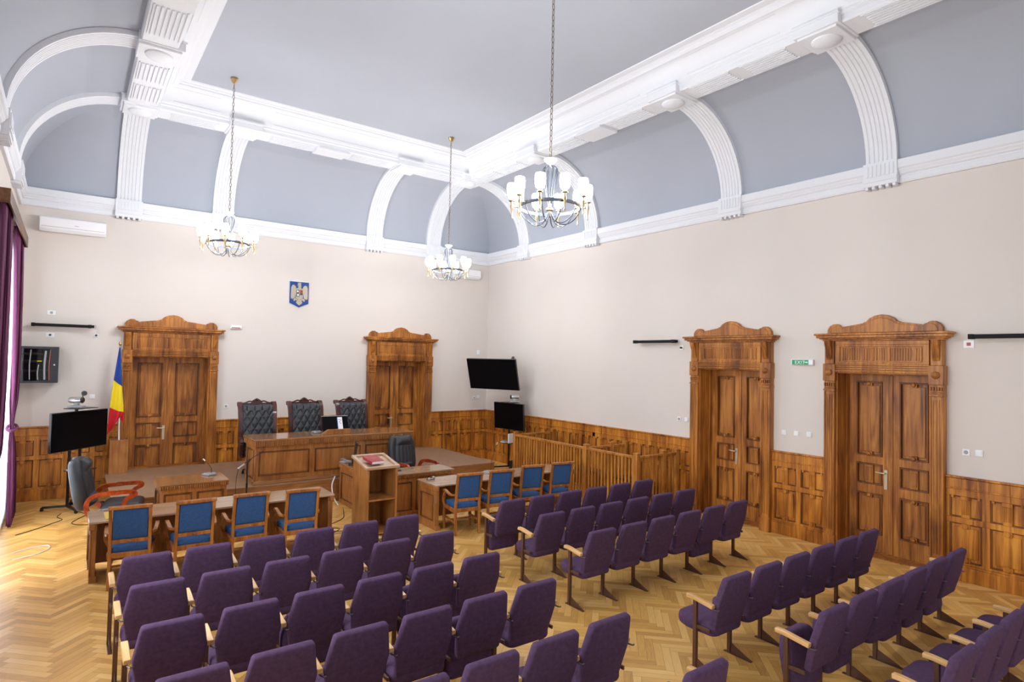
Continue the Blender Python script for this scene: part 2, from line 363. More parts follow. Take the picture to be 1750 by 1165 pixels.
# ------------------------------------------------------------------ ceiling: ring sweeps round the room
def ring(mb, prof, close=True):
    n = len(prof); vs = []
    for d, z in prof: vs += [(XL+d, YR+d, z), (XR-d, YR+d, z), (XR-d, YB-d, z), (XL+d, YB-d, z)]
    fs = []
    for i in range(n if close else n-1):
        j = (i+1) % n
        for k in range(4): fs.append((i*4+k, i*4+(k+1) % 4, j*4+(k+1) % 4, j*4+k))
    mb.add(vs, fs)
ceiling = struct_empty('ceiling')
CZ, CB, CA = 5.93, 1.50, 1.60
cove = MB(); K = 20
ring(cove, [(0.0, 5.80), (0.02, CZ)]+[(CA-(CA-0.02)*math.cos(PI/2*k/K), CZ+CB*math.sin(PI/2*k/K)) for k in range(1, K+1)]+[(CA, 7.9), (0.0, 7.9)])
cove.build('cove', 'cove', ceiling, smooth=True, ang=30)
corn = MB()
ring(corn, [(-0.01, 5.60), (0.045, 5.60), (0.06, 5.63), (0.06, 5.685), (0.045, 5.695), (0.05, 5.71), (0.075, 5.73), (0.075, 5.745), (0.10, 5.775), (0.10, 5.79), (0.125, 5.81), (0.125, 5.93), (0.115, 5.94), (-0.01, 5.94)])
corn.build('cornice', 'stucco', ceiling)
beam = MB()
cy = [(2.06+0.20*(1-math.cos(PI/2*k/8)), 7.44+0.27*math.sin(PI/2*k/8)) for k in range(9)]
ring(beam, [(1.52, 7.60), (1.52, 7.33), (1.54, 7.30), (1.98, 7.30), (2.00, 7.32), (2.00, 7.385), (2.03, 7.40), (2.03, 7.43), (2.05, 7.44)]+cy[1:]+
     [(2.27, 7.71), (2.30, 7.735), (2.30, 7.76), (2.34, 7.775), (2.34, 7.785), (2.46, 7.785), (2.47, 7.80), (2.47, 7.95), (1.52, 7.95)])
beam.build('beam', 'stucco', ceiling, smooth=True, ang=25)
MB().box(XL+2.3, XR-2.3, YR+2.3, YB-2.3, 7.80, 7.95).build('flat_panel', 'ceil', ceiling)
MB().box(XL-0.4, XR+0.4, YR, YB+0.4, 7.9, 8.0).build('roof_slab', 'ceil', ceiling)
RIB_X = [0.90, 2.67, 6.25, 7.98]; RIB_Y = [12.85, 10.25, 6.54, 3.98, 0.27, -2.33]
def rib_mesh():
    """local: u across (x), v depth from wall (y), z"""
    mb = MB(); W = 0.215
    prof = [(-W, 0.10), (-W, 0.0), (-W+0.045, 0.0), (-W+0.055, 0.014), (-W+0.065, 0.014)]
    xs = -W+0.065; step = (2*W-0.13)/5
    for k in range(5):
        a = xs+k*step; prof += [(a+0.010, 0.0), (a+step-0.010, 0.0), (a+step, 0.014)]
    prof += [(W-0.055, 0.014), (W-0.045, 0.0), (W, 0.0), (W, 0.10)]
    n = len(prof); vs = []; a0, b0 = CA-0.09, CB-0.07; K = 18
    for k in range(K+1):
        t = PI/2*k/K; nx, nz = -math.cos(t), math.sin(t)
        for u, o in prof: vs.append((u, CA-a0*math.cos(t)+nx*o, CZ+b0*math.sin(t)+nz*o))
    fs = [(k*n+i, k*n+i+1, (k+1)*n+i+1, (k+1)*n+i) for k in range(K) for i in range(n-1)]
    mb.add(vs, fs)
    mb.add([], [])
    return mb
def rib_base():
    mb = MB(); mb.box(-0.235, 0.235, -0.01, 0.145, 5.60, 5.955); mb.box(-0.235, 0.235, -0.01, 0.16, 5.66, 5.70)
    for k in range(7): mb.box(-0.19+k*0.058, -0.155+k*0.058, 0.14, 0.155, 5.74, 5.91)
    for k in range(5): mb.box(-0.21+k*0.095, -0.17+k*0.095, 0.0, 0.13, 5.56, 5.60)
    return mb
def bracket():
    mb = MB(); mb.box(-0.30, 0.30, 1.50, 2.09, 7.285, 7.43); mb.box(-0.26, 0.26, 1.50, 2.05, 7.255, 7.29)
    mb.box(-0.31, 0.31, 1.90, 2.11, 7.40, 7.44)
    return mb
def medallion():
    mb = MB(); mb.lathe([(0.185, 7.256), (0.18, 7.235), (0.15, 7.215), (0.09, 7.20), (0.0, 7.195)][::-1], (0, 1.78, 0), 24); return mb
frames = []
for x in RIB_X: frames.append(((x, YB, 0), PI)); frames.append(((x, YR, 0), 0))
for y in RIB_Y: frames.append(((XL, y, 0), -PI/2)); frames.append(((XR, y, 0), PI/2))
first = {}
for (loc, rz) in frames:
    for nm, fn in (('rib', rib_mesh), ('rib_base', rib_base), ('bracket', bracket), ('medallion', medallion)):
        if nm in ('bracket', 'medallion') and abs(rz) == PI/2 and loc[1] in (12.85, -2.33): continue
        if nm not in first: first[nm] = o = fn().build(nm, 'stucco', ceiling, smooth=nm in ('rib', 'medallion'), ang=30, bevel=0.006 if nm == 'bracket' else 0)
        else: o = first[nm].copy(); COL.objects.link(o)
        o.location = loc; o.rotation_euler = (0, 0, rz)
# fluting on the soffit of the beam, between brackets
fl = MB()
def flutes_y(xc, y0, y1):
    for k in range(6): fl.box(xc-0.165+k*0.06, xc-0.135+k*0.06, y0, y1, 7.282, 7.302)
    for a, b in ((xc-0.20, xc-0.185), (xc+0.19, xc+0.205)): fl.box(a, b, y0-0.03, y1+0.03, 7.285, 7.302)
def flutes_x(yc, x0, x1):
    for k in range(6): fl.box(x0, x1, yc-0.165+k*0.06, yc-0.135+k*0.06, 7.282, 7.302)
    for a, b in ((yc-0.20, yc-0.185), (yc+0.19, yc+0.205)): fl.box(x0-0.03, x1+0.03, a, b, 7.285, 7.302)
ys = sorted(RIB_Y)
for i in range(len(ys)-1):
    a, b = ys[i]+0.45, ys[i+1]-0.45; m_ = (a+b)/2
    for xc in (XL+1.77, XR-1.77):
        if b-a > 2.2: flutes_y(xc, a+0.1, m_-0.45); flutes_y(xc, m_+0.45, b-0.1); fl.box(xc-0.235, xc+0.24, m_-0.33, m_+0.33, 7.265, 7.302)
        else: flutes_y(xc, a+0.05, m_-0.12); flutes_y(xc, m_+0.12, b-0.05)
for i in range(3):
    a, b = RIB_X[i]+0.45, RIB_X[i+1]-0.45; m_ = (a+b)/2
    if b-a > 2.2: flutes_x(YB-1.77, a+0.1, m_-0.45); flutes_x(YB-1.77, m_+0.45, b-0.1); fl.box(m_-0.33, m_+0.33, YB-2.0, YB-1.535, 7.265, 7.302)
    else: flutes_x(YB-1.77, a+0.05, b-0.05)
fl.build('soffit_fluting', 'stucco', ceiling)
# incised panels on the curved upper band
inc = MB()
def band_pt(d_t):
    return (2.06+0.20*(1-math.cos(PI/2*d_t)), 7.44+0.27*math.sin(PI/2*d_t))
def incised(mk, a, b):
    for t0, t1 in ((0.10, 0.13), (0.80, 0.83)):
        (d0, z0), (d1, z1) = band_pt(t0), band_pt(t1); mk(a, b, d0+0.006, d1+0.006, z0, z1)
    n = int((b-a)/0.5)
for i in range(len(ys)-1):
    a, b = ys[i]+0.5, ys[i+1]-0.5
    incised(lambda a, b, d0, d1, z0, z1: inc.box(XR-d1, XR-d0+0.004, a, b, z0-0.004, z1), a, b)
    incised(lambda a, b, d0, d1, z0, z1: inc.box(XL+d0-0.004, XL+d1, a, b, z0-0.004, z1), a, b)
for i in range(3):
    a, b = RIB_X[i]+0.5, RIB_X[i+1]-0.5
    incised(lambda a, b, d0, d1, z0, z1: inc.box(a, b, YB-d1, YB-d0+0.004, z0-0.004, z1), a, b)
inc.build('band_moulding', 'stucco', ceiling)

# ------------------------------------------------------------------ wainscot (local: u along wall, v out of wall (+ = into the room), z)
WT = 1.40
def boss(mb, u, z, r=0.045, v=0.05):
    mb.prism([(u+r*math.cos(PI/8+k*PI/4), z+r*math.sin(PI/8+k*PI/4)) for k in range(8)], 'y', -v-0.018, 0)
def wainscot_seg(name, origin, rz, L, nb, mat, zbase=0.0):
    """origin = left end seen from the room; local +x runs along wall, local -y out into the room"""
    mb = MB(); F = -0.046
    mb.box(0, L, -0.012, 0.02, 0, WT-0.02)
    mb.box(0, L, -0.068, 0.02, 0, 0.19); mb.box(0, L, -0.058, 0.02, 0.19, 0.215)
    mb.box(0, L, F-0.004, 0.02, 1.235, WT-0.03); mb.box(0, L, -0.070, 0.02, 1.375, WT); mb.box(0, L, -0.060, 0.02, 1.225, 1.245)
    mb.box(0, L, F, 0.02, 1.135, 1.235)            # top rail
    mb.box(0, L, F-0.008, 0.02, 0.77, 0.845)       # mid rail
    mb.box(0, L, F, 0.02, 0.215, 0.25)
    p = L/nb; st = 0.085 if p > 0.35 else 0.06
    for k in range(nb+1):
        u = k*p; a, b = max(0, u-st/2), min(L, u+st/2)
        mb.box(a, b, F, 0.02, 0.215, 1.235)
    for k in range(nb):
        a, b = k*p+st/2, (k+1)*p-st/2; c = (a+b)/2; wd = b-a
        for i0, i1, z0, z1 in ((a, b, 0.845, 1.135), (a, b, 0.25, 0.77)):   # moulded edge
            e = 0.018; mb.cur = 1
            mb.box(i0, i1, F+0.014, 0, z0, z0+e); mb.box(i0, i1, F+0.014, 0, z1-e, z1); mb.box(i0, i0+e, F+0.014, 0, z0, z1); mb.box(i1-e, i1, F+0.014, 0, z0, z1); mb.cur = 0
        # upper: fluted centre post and small lintels
        mb.box(c-0.05, c+0.05, F, 0, 0.845, 1.135)
        for q in range(4): mb.box(c-0.042+q*0.023, c-0.030+q*0.023, F-0.008, F, 0.89, 1.08)
        mb.box(c-0.055, c+0.055, F-0.012, F, 1.085, 1.135)
        for q in (a+0.02, b-0.05): mb.box(q, q+0.03, F, 0, 1.10, 1.135)
        # lower: raised field, bosses
        mb.box(a+0.05, b-0.05, -0.026, 0, 0.31, 0.71); mb.box(c-0.045, c+0.045, F+0.006, 0, 0.70, 0.77)
        boss(mb, c, 0.735, 0.036, 0.046); boss(mb, c, 0.285, 0.036, 0.046)
        mb.box(c-0.05, c+0.05, F+0.006, 0, 0.25, 0.31)
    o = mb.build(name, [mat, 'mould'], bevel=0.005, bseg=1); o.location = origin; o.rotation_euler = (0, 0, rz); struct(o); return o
TB = [(0.89, 2.66), (6.17, 8.01)]; TR = [(5.72, 7.37), (3.17, 4.80)]
segs = [((XL, YB, 0), 0, TB[0][0]-XL, 4), ((TB[0][1], YB, 0), 0, TB[1][0]-TB[0][1], 8), ((TB[1][1], YB, 0), 0, XR-TB[1][1], 4)]
for k, (o, rz, L, nb) in enumerate(segs): wainscot_seg('trim_%d' % (k+1), o, rz, L, nb, 'panel')
segs = [((XR, YB, 0), -PI/2, YB-TR[0][1], 16), ((XR, TR[0][0], 0), -PI/2, TR[0][0]-TR[1][1], 2), ((XR, TR[1][0], 0), -PI/2, TR[1][0]-YR, 16)]
for k, (o, rz, L, nb) in enumerate(segs): wainscot_seg('trim_%d' % (k+4), o, rz, L, nb, 'panel')
wainscot_seg('trim_7', (XL, 13.4, 0), PI/2, YB-13.4, 3, 'panel')
wainscot_seg('trim_8', (XL, YR, 0), PI/2, 8.85-YR, 22, 'panel')

# ------------------------------------------------------------------ doors (local: x centre, -y out into the room)
def make_door(name, loc, rz, hw, tw, z0=0.0, handle_side=-1):
    """hw half opening; tw half width of the architrave"""
    e = struct_empty(name, loc, rz)
    jamb = MB(); D = 0.29
    for s in (-1, 1): jamb.box(min(s*hw, s*(hw-0.03)), max(s*hw, s*(hw-0.03)), -0.08, D+0.06, 0, DTOP)
    for s in (-1, 1): jamb.box(min(s*(hw-0.03), s*(hw-0.05)), max(s*(hw-0.03), s*(hw-0.05)), D-0.10, D+0.02, 0, DTOP)
    jamb.box(-hw, hw, -0.06, D+0.06, DTOP-0.03, DTOP)
    jamb.build('door_jamb', 'door', e, bevel=0.004, bseg=1)
    # architrave pilasters
    for s in (-1, 1):
        p = MB(); a, b = sorted((s*(hw-0.005), s*tw)); w = b-a; c = (a+b)/2
        p.box(a, b, -0.125, 0, 0.0, 2.86); p.box(a-0.008, b+0.008, -0.14, 0, 0, 0.22)
        for q in (a, b-0.022): p.box(q, q+0.022, -0.138, -0.12, 0.26, 2.46)
        for q in range(3): p.box(a+0.036+q*(w-0.072)/2.6, a+0.052+q*(w-0.072)/2.6, -0.135, -0.12, 0.30, 2.42)
        p.box(a-0.006, b+0.006, -0.15, 0, 2.47, 2.50); p.box(a-0.003, b+0.003, -0.14, 0, 2.515, 2.53)
        for q in range(5): p.box(a+0.006+q*w/5, a+0.006+q*w/5+w/9, -0.15, -0.12, 2.55, 2.60)
        # square block with round boss
        p.box(a-0.01, b+0.01, -0.15, 0, 2.63, 2.90)
        p.lathe([(0.0, -0.185), (0.03, -0.18), (0.052, -0.165), (0.055, -0.15)], (c, 0, 2.765), 14, 'y')
        # console bracket
        p.box(a+0.01, b-0.01, -0.13, 0, 2.90, 3.26)
        p.prism([(-0.13, 2.96), (-0.16, 3.02), (-0.17, 3.12), (-0.21, 3.20), (-0.22, 3.26), (-0.10, 3.26), (-0.10, 2.96)], 'x', c-w*0.27, c+w*0.27)
        p.build('pilaster', 'door', e, bevel=0.005, bseg=1)
    # lintel frieze
    f = MB(); a = hw-0.01
    f.box(-a, a, -0.11, 0, DTOP-0.02, 3.26)
    for z in (2.785, 2.82, 2.855): f.box(-a, a, -0.145+(z-2.785)*0.2, -0.10, z, z+0.022)
    f.box(-a, a, -0.135, -0.10, 2.77, 2.785); f.box(-a, a, -0.135, -0.1, 2.885, 2.91)
    f.box(-a, a, -0.128, -0.1, 3.20, 3.26)
    # recessed fluted field: frame + flutes
    f.box(-a, -a+0.07, -0.128, -0.1, 2.91, 3.20); f.box(a-0.07, a, -0.128, -0.1, 2.91, 3.20)
    for z in (2.91, 3.17): f.box(-a, a, -0.128, -0.1, z, z+0.03)
    n = int((2*a-0.2)/0.035)
    for q in range(n):
        if q % 10 in (8,): continue
        x = -a+0.095+q*0.035; f.box(x, x+0.02, -0.12, -0.1, 2.965, 3.145)
    for x in (-a+0.09, -a*0.18, a*0.18, a-0.12): f.box(x, x+0.03, -0.127, -0.1, 2.955, 3.155)
    f.build('frieze', 'door', e, bevel=0.004, bseg=1)
    c = MB()
    t = tw
    for z0_, z1_, o in ((3.26, 3.285, 0.155), (3.285, 3.305, 0.19), (3.305, 3.345, 0.225), (3.345, 3.375, 0.25)): c.box(-t-o+0.14, t+o-0.14, -o, 0, z0_, z1_)
    c.build('door_cornice', 'door', e, bevel=0.006)
    # pediment board
    w = t-0.02
    half = [(0, 3.655), (0.09, 3.64), (0.17, 3.60), (0.215, 3.55), (0.24, 3.545), (0.26, 3.53), (w-0.20, 3.475), (w-0.185, 3.515), (w-0.15, 3.532), (w-0.09, 3.53), (w-0.035, 3.495), (w-0.005, 3.445), (w, 3.375)]
    poly = half+[(-x, z) for x, z in reversed(half[1:])]
    pb = MB(); pb.prism(poly, 'y', -0.075, 0.0)
    inner = [(x*0.93, 3.40+(z-3.40)*0.80) for x, z in half[:-1]]+[(w*0.93, 3.385)]
    pb.prism(inner+[(-x, z) for x, z in reversed(inner[1:])], 'y', -0.088, -0.07)
    pb.build('pediment', 'door', e, bevel=0.006)
    # leaves
    lw = hw-0.04; zt = z0; z0 = 0.0; H = DTOP-0.024
    for s in (-1, 1):
        L = MB(); x0, x1 = (-lw, -0.004) if s < 0 else (0.004, lw); W = x1-x0; c = (x0+x1)/2; st = 0.115
        L.box(x0, x1, D+0.03, D+0.06, z0, z0+H)
        L.box(x0, x0+st, D-0.012, D+0.04, z0, z0+H); L.box(x1-st, x1, D-0.012, D+0.04, z0, z0+H)
        for a_, b_ in ((0, 0.28), (0.90, 1.04), (1.36, 1.48), (H-0.12, H)): L.box(x0, x1, D-0.010, D+0.04, z0+a_, z0+b_)
        pz = [(0.28, 0.90), (1.04, 1.36), (1.48, H-0.12)]
        for i, (a_, b_) in enumerate(pz):
            q0, q1 = x0+st, x1-st; za, zb = z0+a_, z0+b_; m_ = 0.022; L.cur = 1
            L.box(q0, q1, D-0.026, D+0.03, za, za+m_); L.box(q0, q1, D-0.026, D+0.03, zb-m_, zb); L.box(q0, q0+m_, D-0.026, D+0.03, za, zb); L.box(q1-m_, q1, D-0.026, D+0.03, za, zb); L.cur = 0
            if i == 1:
                L.box(c-0.055, c+0.055, D-0.012, D+0.03, za, zb); L.box(c-0.04, c+0.04, D-0.022, D, za+0.06, zb-0.06)
            else:
                L.box(q0+0.05, q1-0.05, D+0.012, D+0.03, za+0.06, zb-0.06)
                for zc in (za+0.03, zb-0.03):
                    L.box(c-0.045, c+0.045, D-0.022, D+0.03, zc-0.04, zc+0.04); L.lathe([(0, D-0.052), (0.022, D-0.046), (0.034, D-0.026), (0.034, D)], (c, 0, zc), 10, 'y')
        if s > 0: L.box(-0.028, 0.03, D-0.03, D, z0+0.02, z0+H-0.02)
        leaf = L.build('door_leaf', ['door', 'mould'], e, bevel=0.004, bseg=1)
        if s == handle_side:
            hx = -0.07; hb = MB(); hb.box(hx-0.024, hx+0.024, D-0.024, D, 0.99, 1.29)
            hb.lathe([(0.012, D-0.075), (0.012, D-0.005)], (hx, 0, 1.24), 8, 'y'); hb.sweep([(hx+0.01, D-0.07, 1.24), (hx-0.06, D-0.073, 1.24), (hx-0.13, D-0.065, 1.245)], circ(0.012, 8))
            hb.build('door_handle', 'nickel', leaf, bevel=0.002)
    MB().box(-hw, hw, -0.02, D+0.08, 0, 0.012 if zt == 0 else zt).build('threshold', 'door', e)
    return e
make_door('door_1', (BD[0][0]-0.01, YB, 0), 0, BD[0][1], 0.885, 0.45)
make_door('door_2', (BD[1][0]-0.01, YB, 0), 0, BD[1][1], 0.92, 0.45)
make_door('door_3', (XR, 6.545, 0), -PI/2, RD[0][1], 0.825)
make_door('door_4', (XR, 3.985, 0), -PI/2, RD[1][1], 0.815)

# ================================================================== CHANDELIERS
def make_chandelier(label, loc, bottom):
    """loc = ceiling point; bottom = z of lowest drop"""
    t = thing('chandelier', label, 'chandelier', loc)
    zb = bottom-loc[2]; zr = zb+0.215        # ring height (local)
    MB().lathe([(0.0, 0), (0.065, 0), (0.07, -0.02), (0.05, -0.05), (0.035, -0.085), (0.012, -0.11), (0.0, -0.115)], seg=16).build('canopy', 'brass', t, smooth=True)
    ch = MB(); z = -0.11; k = 0; ztop = zr+0.55
    while z > ztop+0.05:
        pts = []
        for q in range(12):
            a = 2*PI*q/12; x = 0.015*math.cos(a); zz = 0.038*math.sin(a); pts.append((x, 0, z-0.038+zz) if k % 2 else (0, x, z-0.038+zz))
        ch.tube(pts, 0.0042, 6, closed=True); z -= 0.066; k += 1
    ch.build('chain', 'chainmetal', t, smooth=True)
    MB().lathe([(0.0, ztop+0.03), (0.012, ztop+0.03), (0.014, ztop+0.005), (0.03, ztop-0.01), (0.075, ztop+0.012), (0.08, ztop+0.008), (0.045, ztop-0.035), (0.02, ztop-0.045), (0.018, ztop-0.07), (0.0, ztop-0.07)], seg=14).build('finial_cup', 'white', t, smooth=True)
    cage = MB()
    for q in range(10):
        a = 2*PI*q/10; ca, sa = math.cos(a), math.sin(a)
        prof = [(0.012, ztop-0.07), (0.05, ztop-0.072), (0.085, ztop-0.11), (0.082, ztop-0.19), (0.060, ztop-0.30), (0.040, ztop-0.42), (0.022, zr+0.03)]
        cage.tube(crom([(r*ca, r*sa, z_) for r, z_ in prof], 4), 0.0045, 5)
    cage.build('cage', 'iron', t, smooth=True)
    MB().lathe([(0.0, zr+0.06), (0.02, zr+0.06), (0.02, zr-0.01), (0.045, zr-0.03), (0.045, zr-0.045), (0.024, zr-0.06), (0.02, zr-0.12), (0.0, zr-0.13)], seg=14).build('hub', 'brass', t, smooth=True)
    rg = MB(); R = 0.36; pf = [(R-0.006, zr-0.03), (R+0.006, zr-0.03), (R+0.006, zr+0.01), (R-0.006, zr+0.01)]
    n = 60; vs = []; fs = []
    for k in range(n):
        a = 2*PI*k/n
        for r, z_ in pf: vs.append((r*math.cos(a), r*math.sin(a), z_))
    for k in range(n):
        for q in range(4): fs.append((k*4+q, k*4+(q+1) % 4, ((k+1) % n)*4+(q+1) % 4, ((k+1) % n)*4+q))
    rg.add(vs, fs); rg.build('ring', 'iron', t)
    arm = MB(); arm.tube(crom([(0.015, 0, -0.05), (0.04, 0, -0.12), (0.10, 0, -0.19), (0.20, 0, -0.205), (0.30, 0, -0.14), (0.35, 0, -0.05), (0.362, 0, 0.0)], 4), 0.0055, 6)
    arm_o = arm.build('arm', 'iron', t, smooth=True, loc=(0, 0, zr))
    cup = MB(); cup.tube([(0.36, 0, -0.01), (0.44, 0, -0.01)], 0.008, 6)
    cup.lathe([(0.0, -0.15), (0.008, -0.15), (0.010, -0.135), (0.005, -0.125), (0.008, -0.09), (0.013, -0.04), (0.020, -0.01), (0.012, 0.02), (0.014, 0.045), (0.036, 0.052), (0.036, 0.062), (0.02, 0.072), (0.02, 0.09), (0.0, 0.09)], (0.445, 0, 0), 12)
    cup_o = cup.build('lamp_cup', 'brass', arm_o, smooth=True)
    sh = MB(); sh.lathe([(0.0, 0.088), (0.032, 0.09), (0.050, 0.11), (0.058, 0.15), (0.060, 0.20), (0.055, 0.255), (0.048, 0.262), (0.0, 0.262)], (0.445, 0, 0), 16)
    sh_o = sh.build('lamp_shade', 'shade', arm_o, smooth=True)
    for q in range(1, 10):
        c = copy_tree(arm_o, t); c.rotation_euler = (0, 0, 2*PI*q/10)
    return t
G = 'chandeliers hanging from the ceiling'
for lab, loc, bz in (('ten-light brass and black iron chandelier nearest the judges, hanging at left above the flag side', (2.225, 11.59, 7.80), 4.60),
                     ('ten-light chandelier farthest away, hanging near the back right corner by the air conditioner', (6.735, 11.60, 7.80), 4.60),
                     ('largest ten-light chandelier, on the longest chain in the middle of the room', (4.50, 5.42, 7.80), 4.45)
                     ):
    make_chandelier(lab, loc, bz)['group'] = G

# ================================================================== DAIS
MB().box(0.67, 8.14, 11.66, YB-0.06, 0.0, 0.435).build('dais_core', 'benchx')
dais = bpy.data.objects['dais_core']; dais.name = 'dais'
tag(dais, 'low oak platform with brown carpet top under the judges bench', 'platform')
MB().box(0.655, 8.155, 11.645, YB-0.055, 0.435, 0.452).build('carpet', 'dais', dais)
DZ = 0.452

# ================================================================== PANELLED DESKS
def fluted_apron(mb, x0, x1, y, z0, z1, step=0.032):
    n = int((x1-x0)/step); st = (x1-x0)/n; mb.cur = 1; mb.box(x0+0.002, x1-0.002, y-0.003, y+0.004, z0+0.002, z1-0.002); mb.cur = 0  # dark sheet behind the ridges puts groove shade into the colour
    for k in range(n): mb.box(x0+k*st+0.003, x0+(k+1)*st-0.009, y-0.02, y, z0+0.004, z1-0.004)
def panel_front(mb, x0, x1, y, z0, z1, n, rail=0.09):
    """framed panels on a face looking to -y"""
    mb.box(x0, x1, y+0.006, y+0.03, z0, z1); W = (x1-x0)/n
    mb.box(x0, x1, y-0.018, y, z0, z0+rail); mb.box(x0, x1, y-0.018, y, z1-rail, z1)
    for k in range(n+1):
        c = x0+k*W; a, b = max(x0, c-rail/2), min(x1, c+rail/2); mb.box(a, b, y-0.018, y, z0, z1)
    for k in range(n):
        a, b = x0+k*W+rail/2, x0+(k+1)*W-rail/2
        if k == 0: a = x0+rail/2
        mb.cur = 1
        for q in ((a, b, z0+rail, z0+rail+0.016), (a, b, z1-rail-0.016, z1-rail)): mb.box(q[0], q[1], y-0.028, y, q[2], q[3])
        for q in ((a, a+0.016), (b-0.016, b)): mb.box(q[0], q[1], y-0.028, y, z0+rail, z1-rail)
        mb.cur = 0; mb.box(a+0.03, b-0.03, y-0.008, y+0.01, z0+rail+0.03, z1-rail-0.03)
def panel_side(mb, x, y0, y1, z0, z1, s, rail=0.08):
    """face looking to s*x"""
    a, b = (x, x+s*0.018); 
    mb.box(a-s*0.02, a, y0, y1, z0, z1)
    for q in ((y0, y1, z0, z0+rail), (y0, y1, z1-rail, z1), (y0, y0+rail, z0, z1), (y1-rail, y1, z0, z1)): mb.box(a, b, *q)
    c = x+s*0.028; mb.cur = 1
    for q in ((y0+rail, y1-rail, z0+rail, z0+rail+0.015), (y0+rail, y1-rail, z1-rail-0.015, z1-rail), (y0+rail, y0+rail+0.015, z0+rail, z1-rail), (y1-rail-0.015, y1-rail, z0+rail, z1-rail)): mb.box(a, c, *q)
    mb.cur = 0
# judges' bench, origin front-left corner on the dais
jb = thing('judges_bench', 'long panelled oak judges bench with fluted edge on the dais', 'bench', (2.80, 11.70, DZ+0.002))
BL = 3.24; BH = 0.835
m = MB(); m.box(0, BL, 0, 0.86, BH-0.035, BH); m.build('bench_top', 'benchx', jb, bevel=0.006)
m = MB(); m.box(0.012, BL-0.012, 0.012, 0.84, BH-0.135, BH-0.035); fluted_apron(m, 0.012, BL-0.012, 0.012, BH-0.135, BH-0.035); m.build('fluted_apron', ['bench', 'benchmould_shade'], jb, bevel=0.002, bseg=1)
m = MB(); panel_front(m, 0.06, BL-0.06, 0.10, 0.045, BH-0.135, 3, 0.10); m.build('front_panel', ['bench', 'benchmould_shade'], jb, bevel=0.004, bseg=1)
for s, x in ((-1, 0.065), (1, BL-0.065)):
    m = MB(); panel_side(m, x, 0.10, 0.80, 0.0, BH-0.135, s); m.build('side_panel', ['bench', 'benchmould_shade'], jb, bevel=0.004, bseg=1)
m = MB(); m.box(0.0, BL, 0.0, 0.14, 0, 0.045); m.box(0.02, BL-0.02, 0.02, 0.12, 0.045, 0.06); m.build('plinth', 'benchx', jb, bevel=0.006)
# small desk at the dais edge
def small_desk(name, label, cat, loc, W, D, H, npan, topmat='benchx', flutes=True):
    t = thing(name, label, cat, loc)
    m = MB(); m.box(0, W, 0, D, H-0.028, H); m.build('desk_top', topmat, t, bevel=0.005)
    m = MB(); m.box(0.012, W-0.012, 0.012, D-0.012, H-0.085, H-0.028)
    if flutes: fluted_apron(m, 0.012, W-0.012, 0.012, H-0.085, H-0.028)
    m.build('apron', ['bench', 'benchmould_shade'], t, bevel=0.002, bseg=1)
    m = MB(); panel_front(m, 0.04, W-0.04, 0.06, 0.0, H-0.085, npan, 0.07); m.build('front_panel', ['bench', 'benchmould_shade'], t, bevel=0.004, bseg=1)
    for s, x in ((-1, 0.045), (1, W-0.045)):
        m = MB(); panel_side(m, x, 0.06, D-0.04, 0.0, H-0.085, s, 0.07); m.build('side_panel', ['bench', 'benchmould_shade'], t, bevel=0.004, bseg=1)
    m = MB(); m.box(0.02, W-0.02, 0.03, D-0.02, 0, 0.07); m.build('plinth', 'bench', t, bevel=0.004)
    return t
small_desk('witness_desk', 'small glossy oak desk with fluted edge, standing before the dais behind the left counsel table', 'desk', (1.215, 10.86, 0), 1.02, 0.76, 0.775, 2)
# clerk's L desk
cdk = thing('clerk_desk', 'L-shaped panelled oak clerk desk behind the lectern', 'desk', (4.35, 9.88, 0))
W, H = 1.63, 0.775
m = MB(); m.box(0, W, 0, 0.56, H-0.028, H); m.build('desk_top', 'desktop', cdk, bevel=0.005)
m = MB(); m.box(0, 0.58, 0.56, 1.70, H-0.028, H); m.build('side_top', 'benchx', cdk, bevel=0.005)
m = MB(); m.box(0.012, W-0.012, 0.012, 0.54, H-0.085, H-0.028); fluted_apron(m, 0.012, W-0.012, 0.012, H-0.085, H-0.028); m.box(0.012, 0.57, 0.5, 1.69, H-0.085, H-0.028); m.build('apron', ['bench', 'benchmould_shade'], cdk, bevel=0.002, bseg=1)
m = MB(); panel_front(m, 0.04, W-0.04, 0.06, 0.0, H-0.085, 2, 0.08); m.build('front_panel', ['bench', 'benchmould_shade'], cdk, bevel=0.004, bseg=1)
m = MB(); panel_side(m, 0.045, 0.06, 0.86, 0, H-0.085, -1, 0.09); panel_side(m, 0.045, 0.86, 1.68, 0, H-0.085, -1, 0.09); m.box(0.03, 0.07, 0.04, 1.69, 0, 0.09); m.build('side_panel', ['bench', 'benchmould_shade'], cdk, bevel=0.004, bseg=1)
m = MB(); panel_side(m, W-0.045, 0.06, 0.52, 0, H-0.085, 1, 0.07); m.box(0.5, 0.53, 0.56, 1.68, 0, H-0.085); m.box(0.05, W-0.05, 0.03, 0.06, 0, 0.09); m.build('end_panel', ['bench', 'benchmould_shade'], cdk, bevel=0.004, bseg=1)
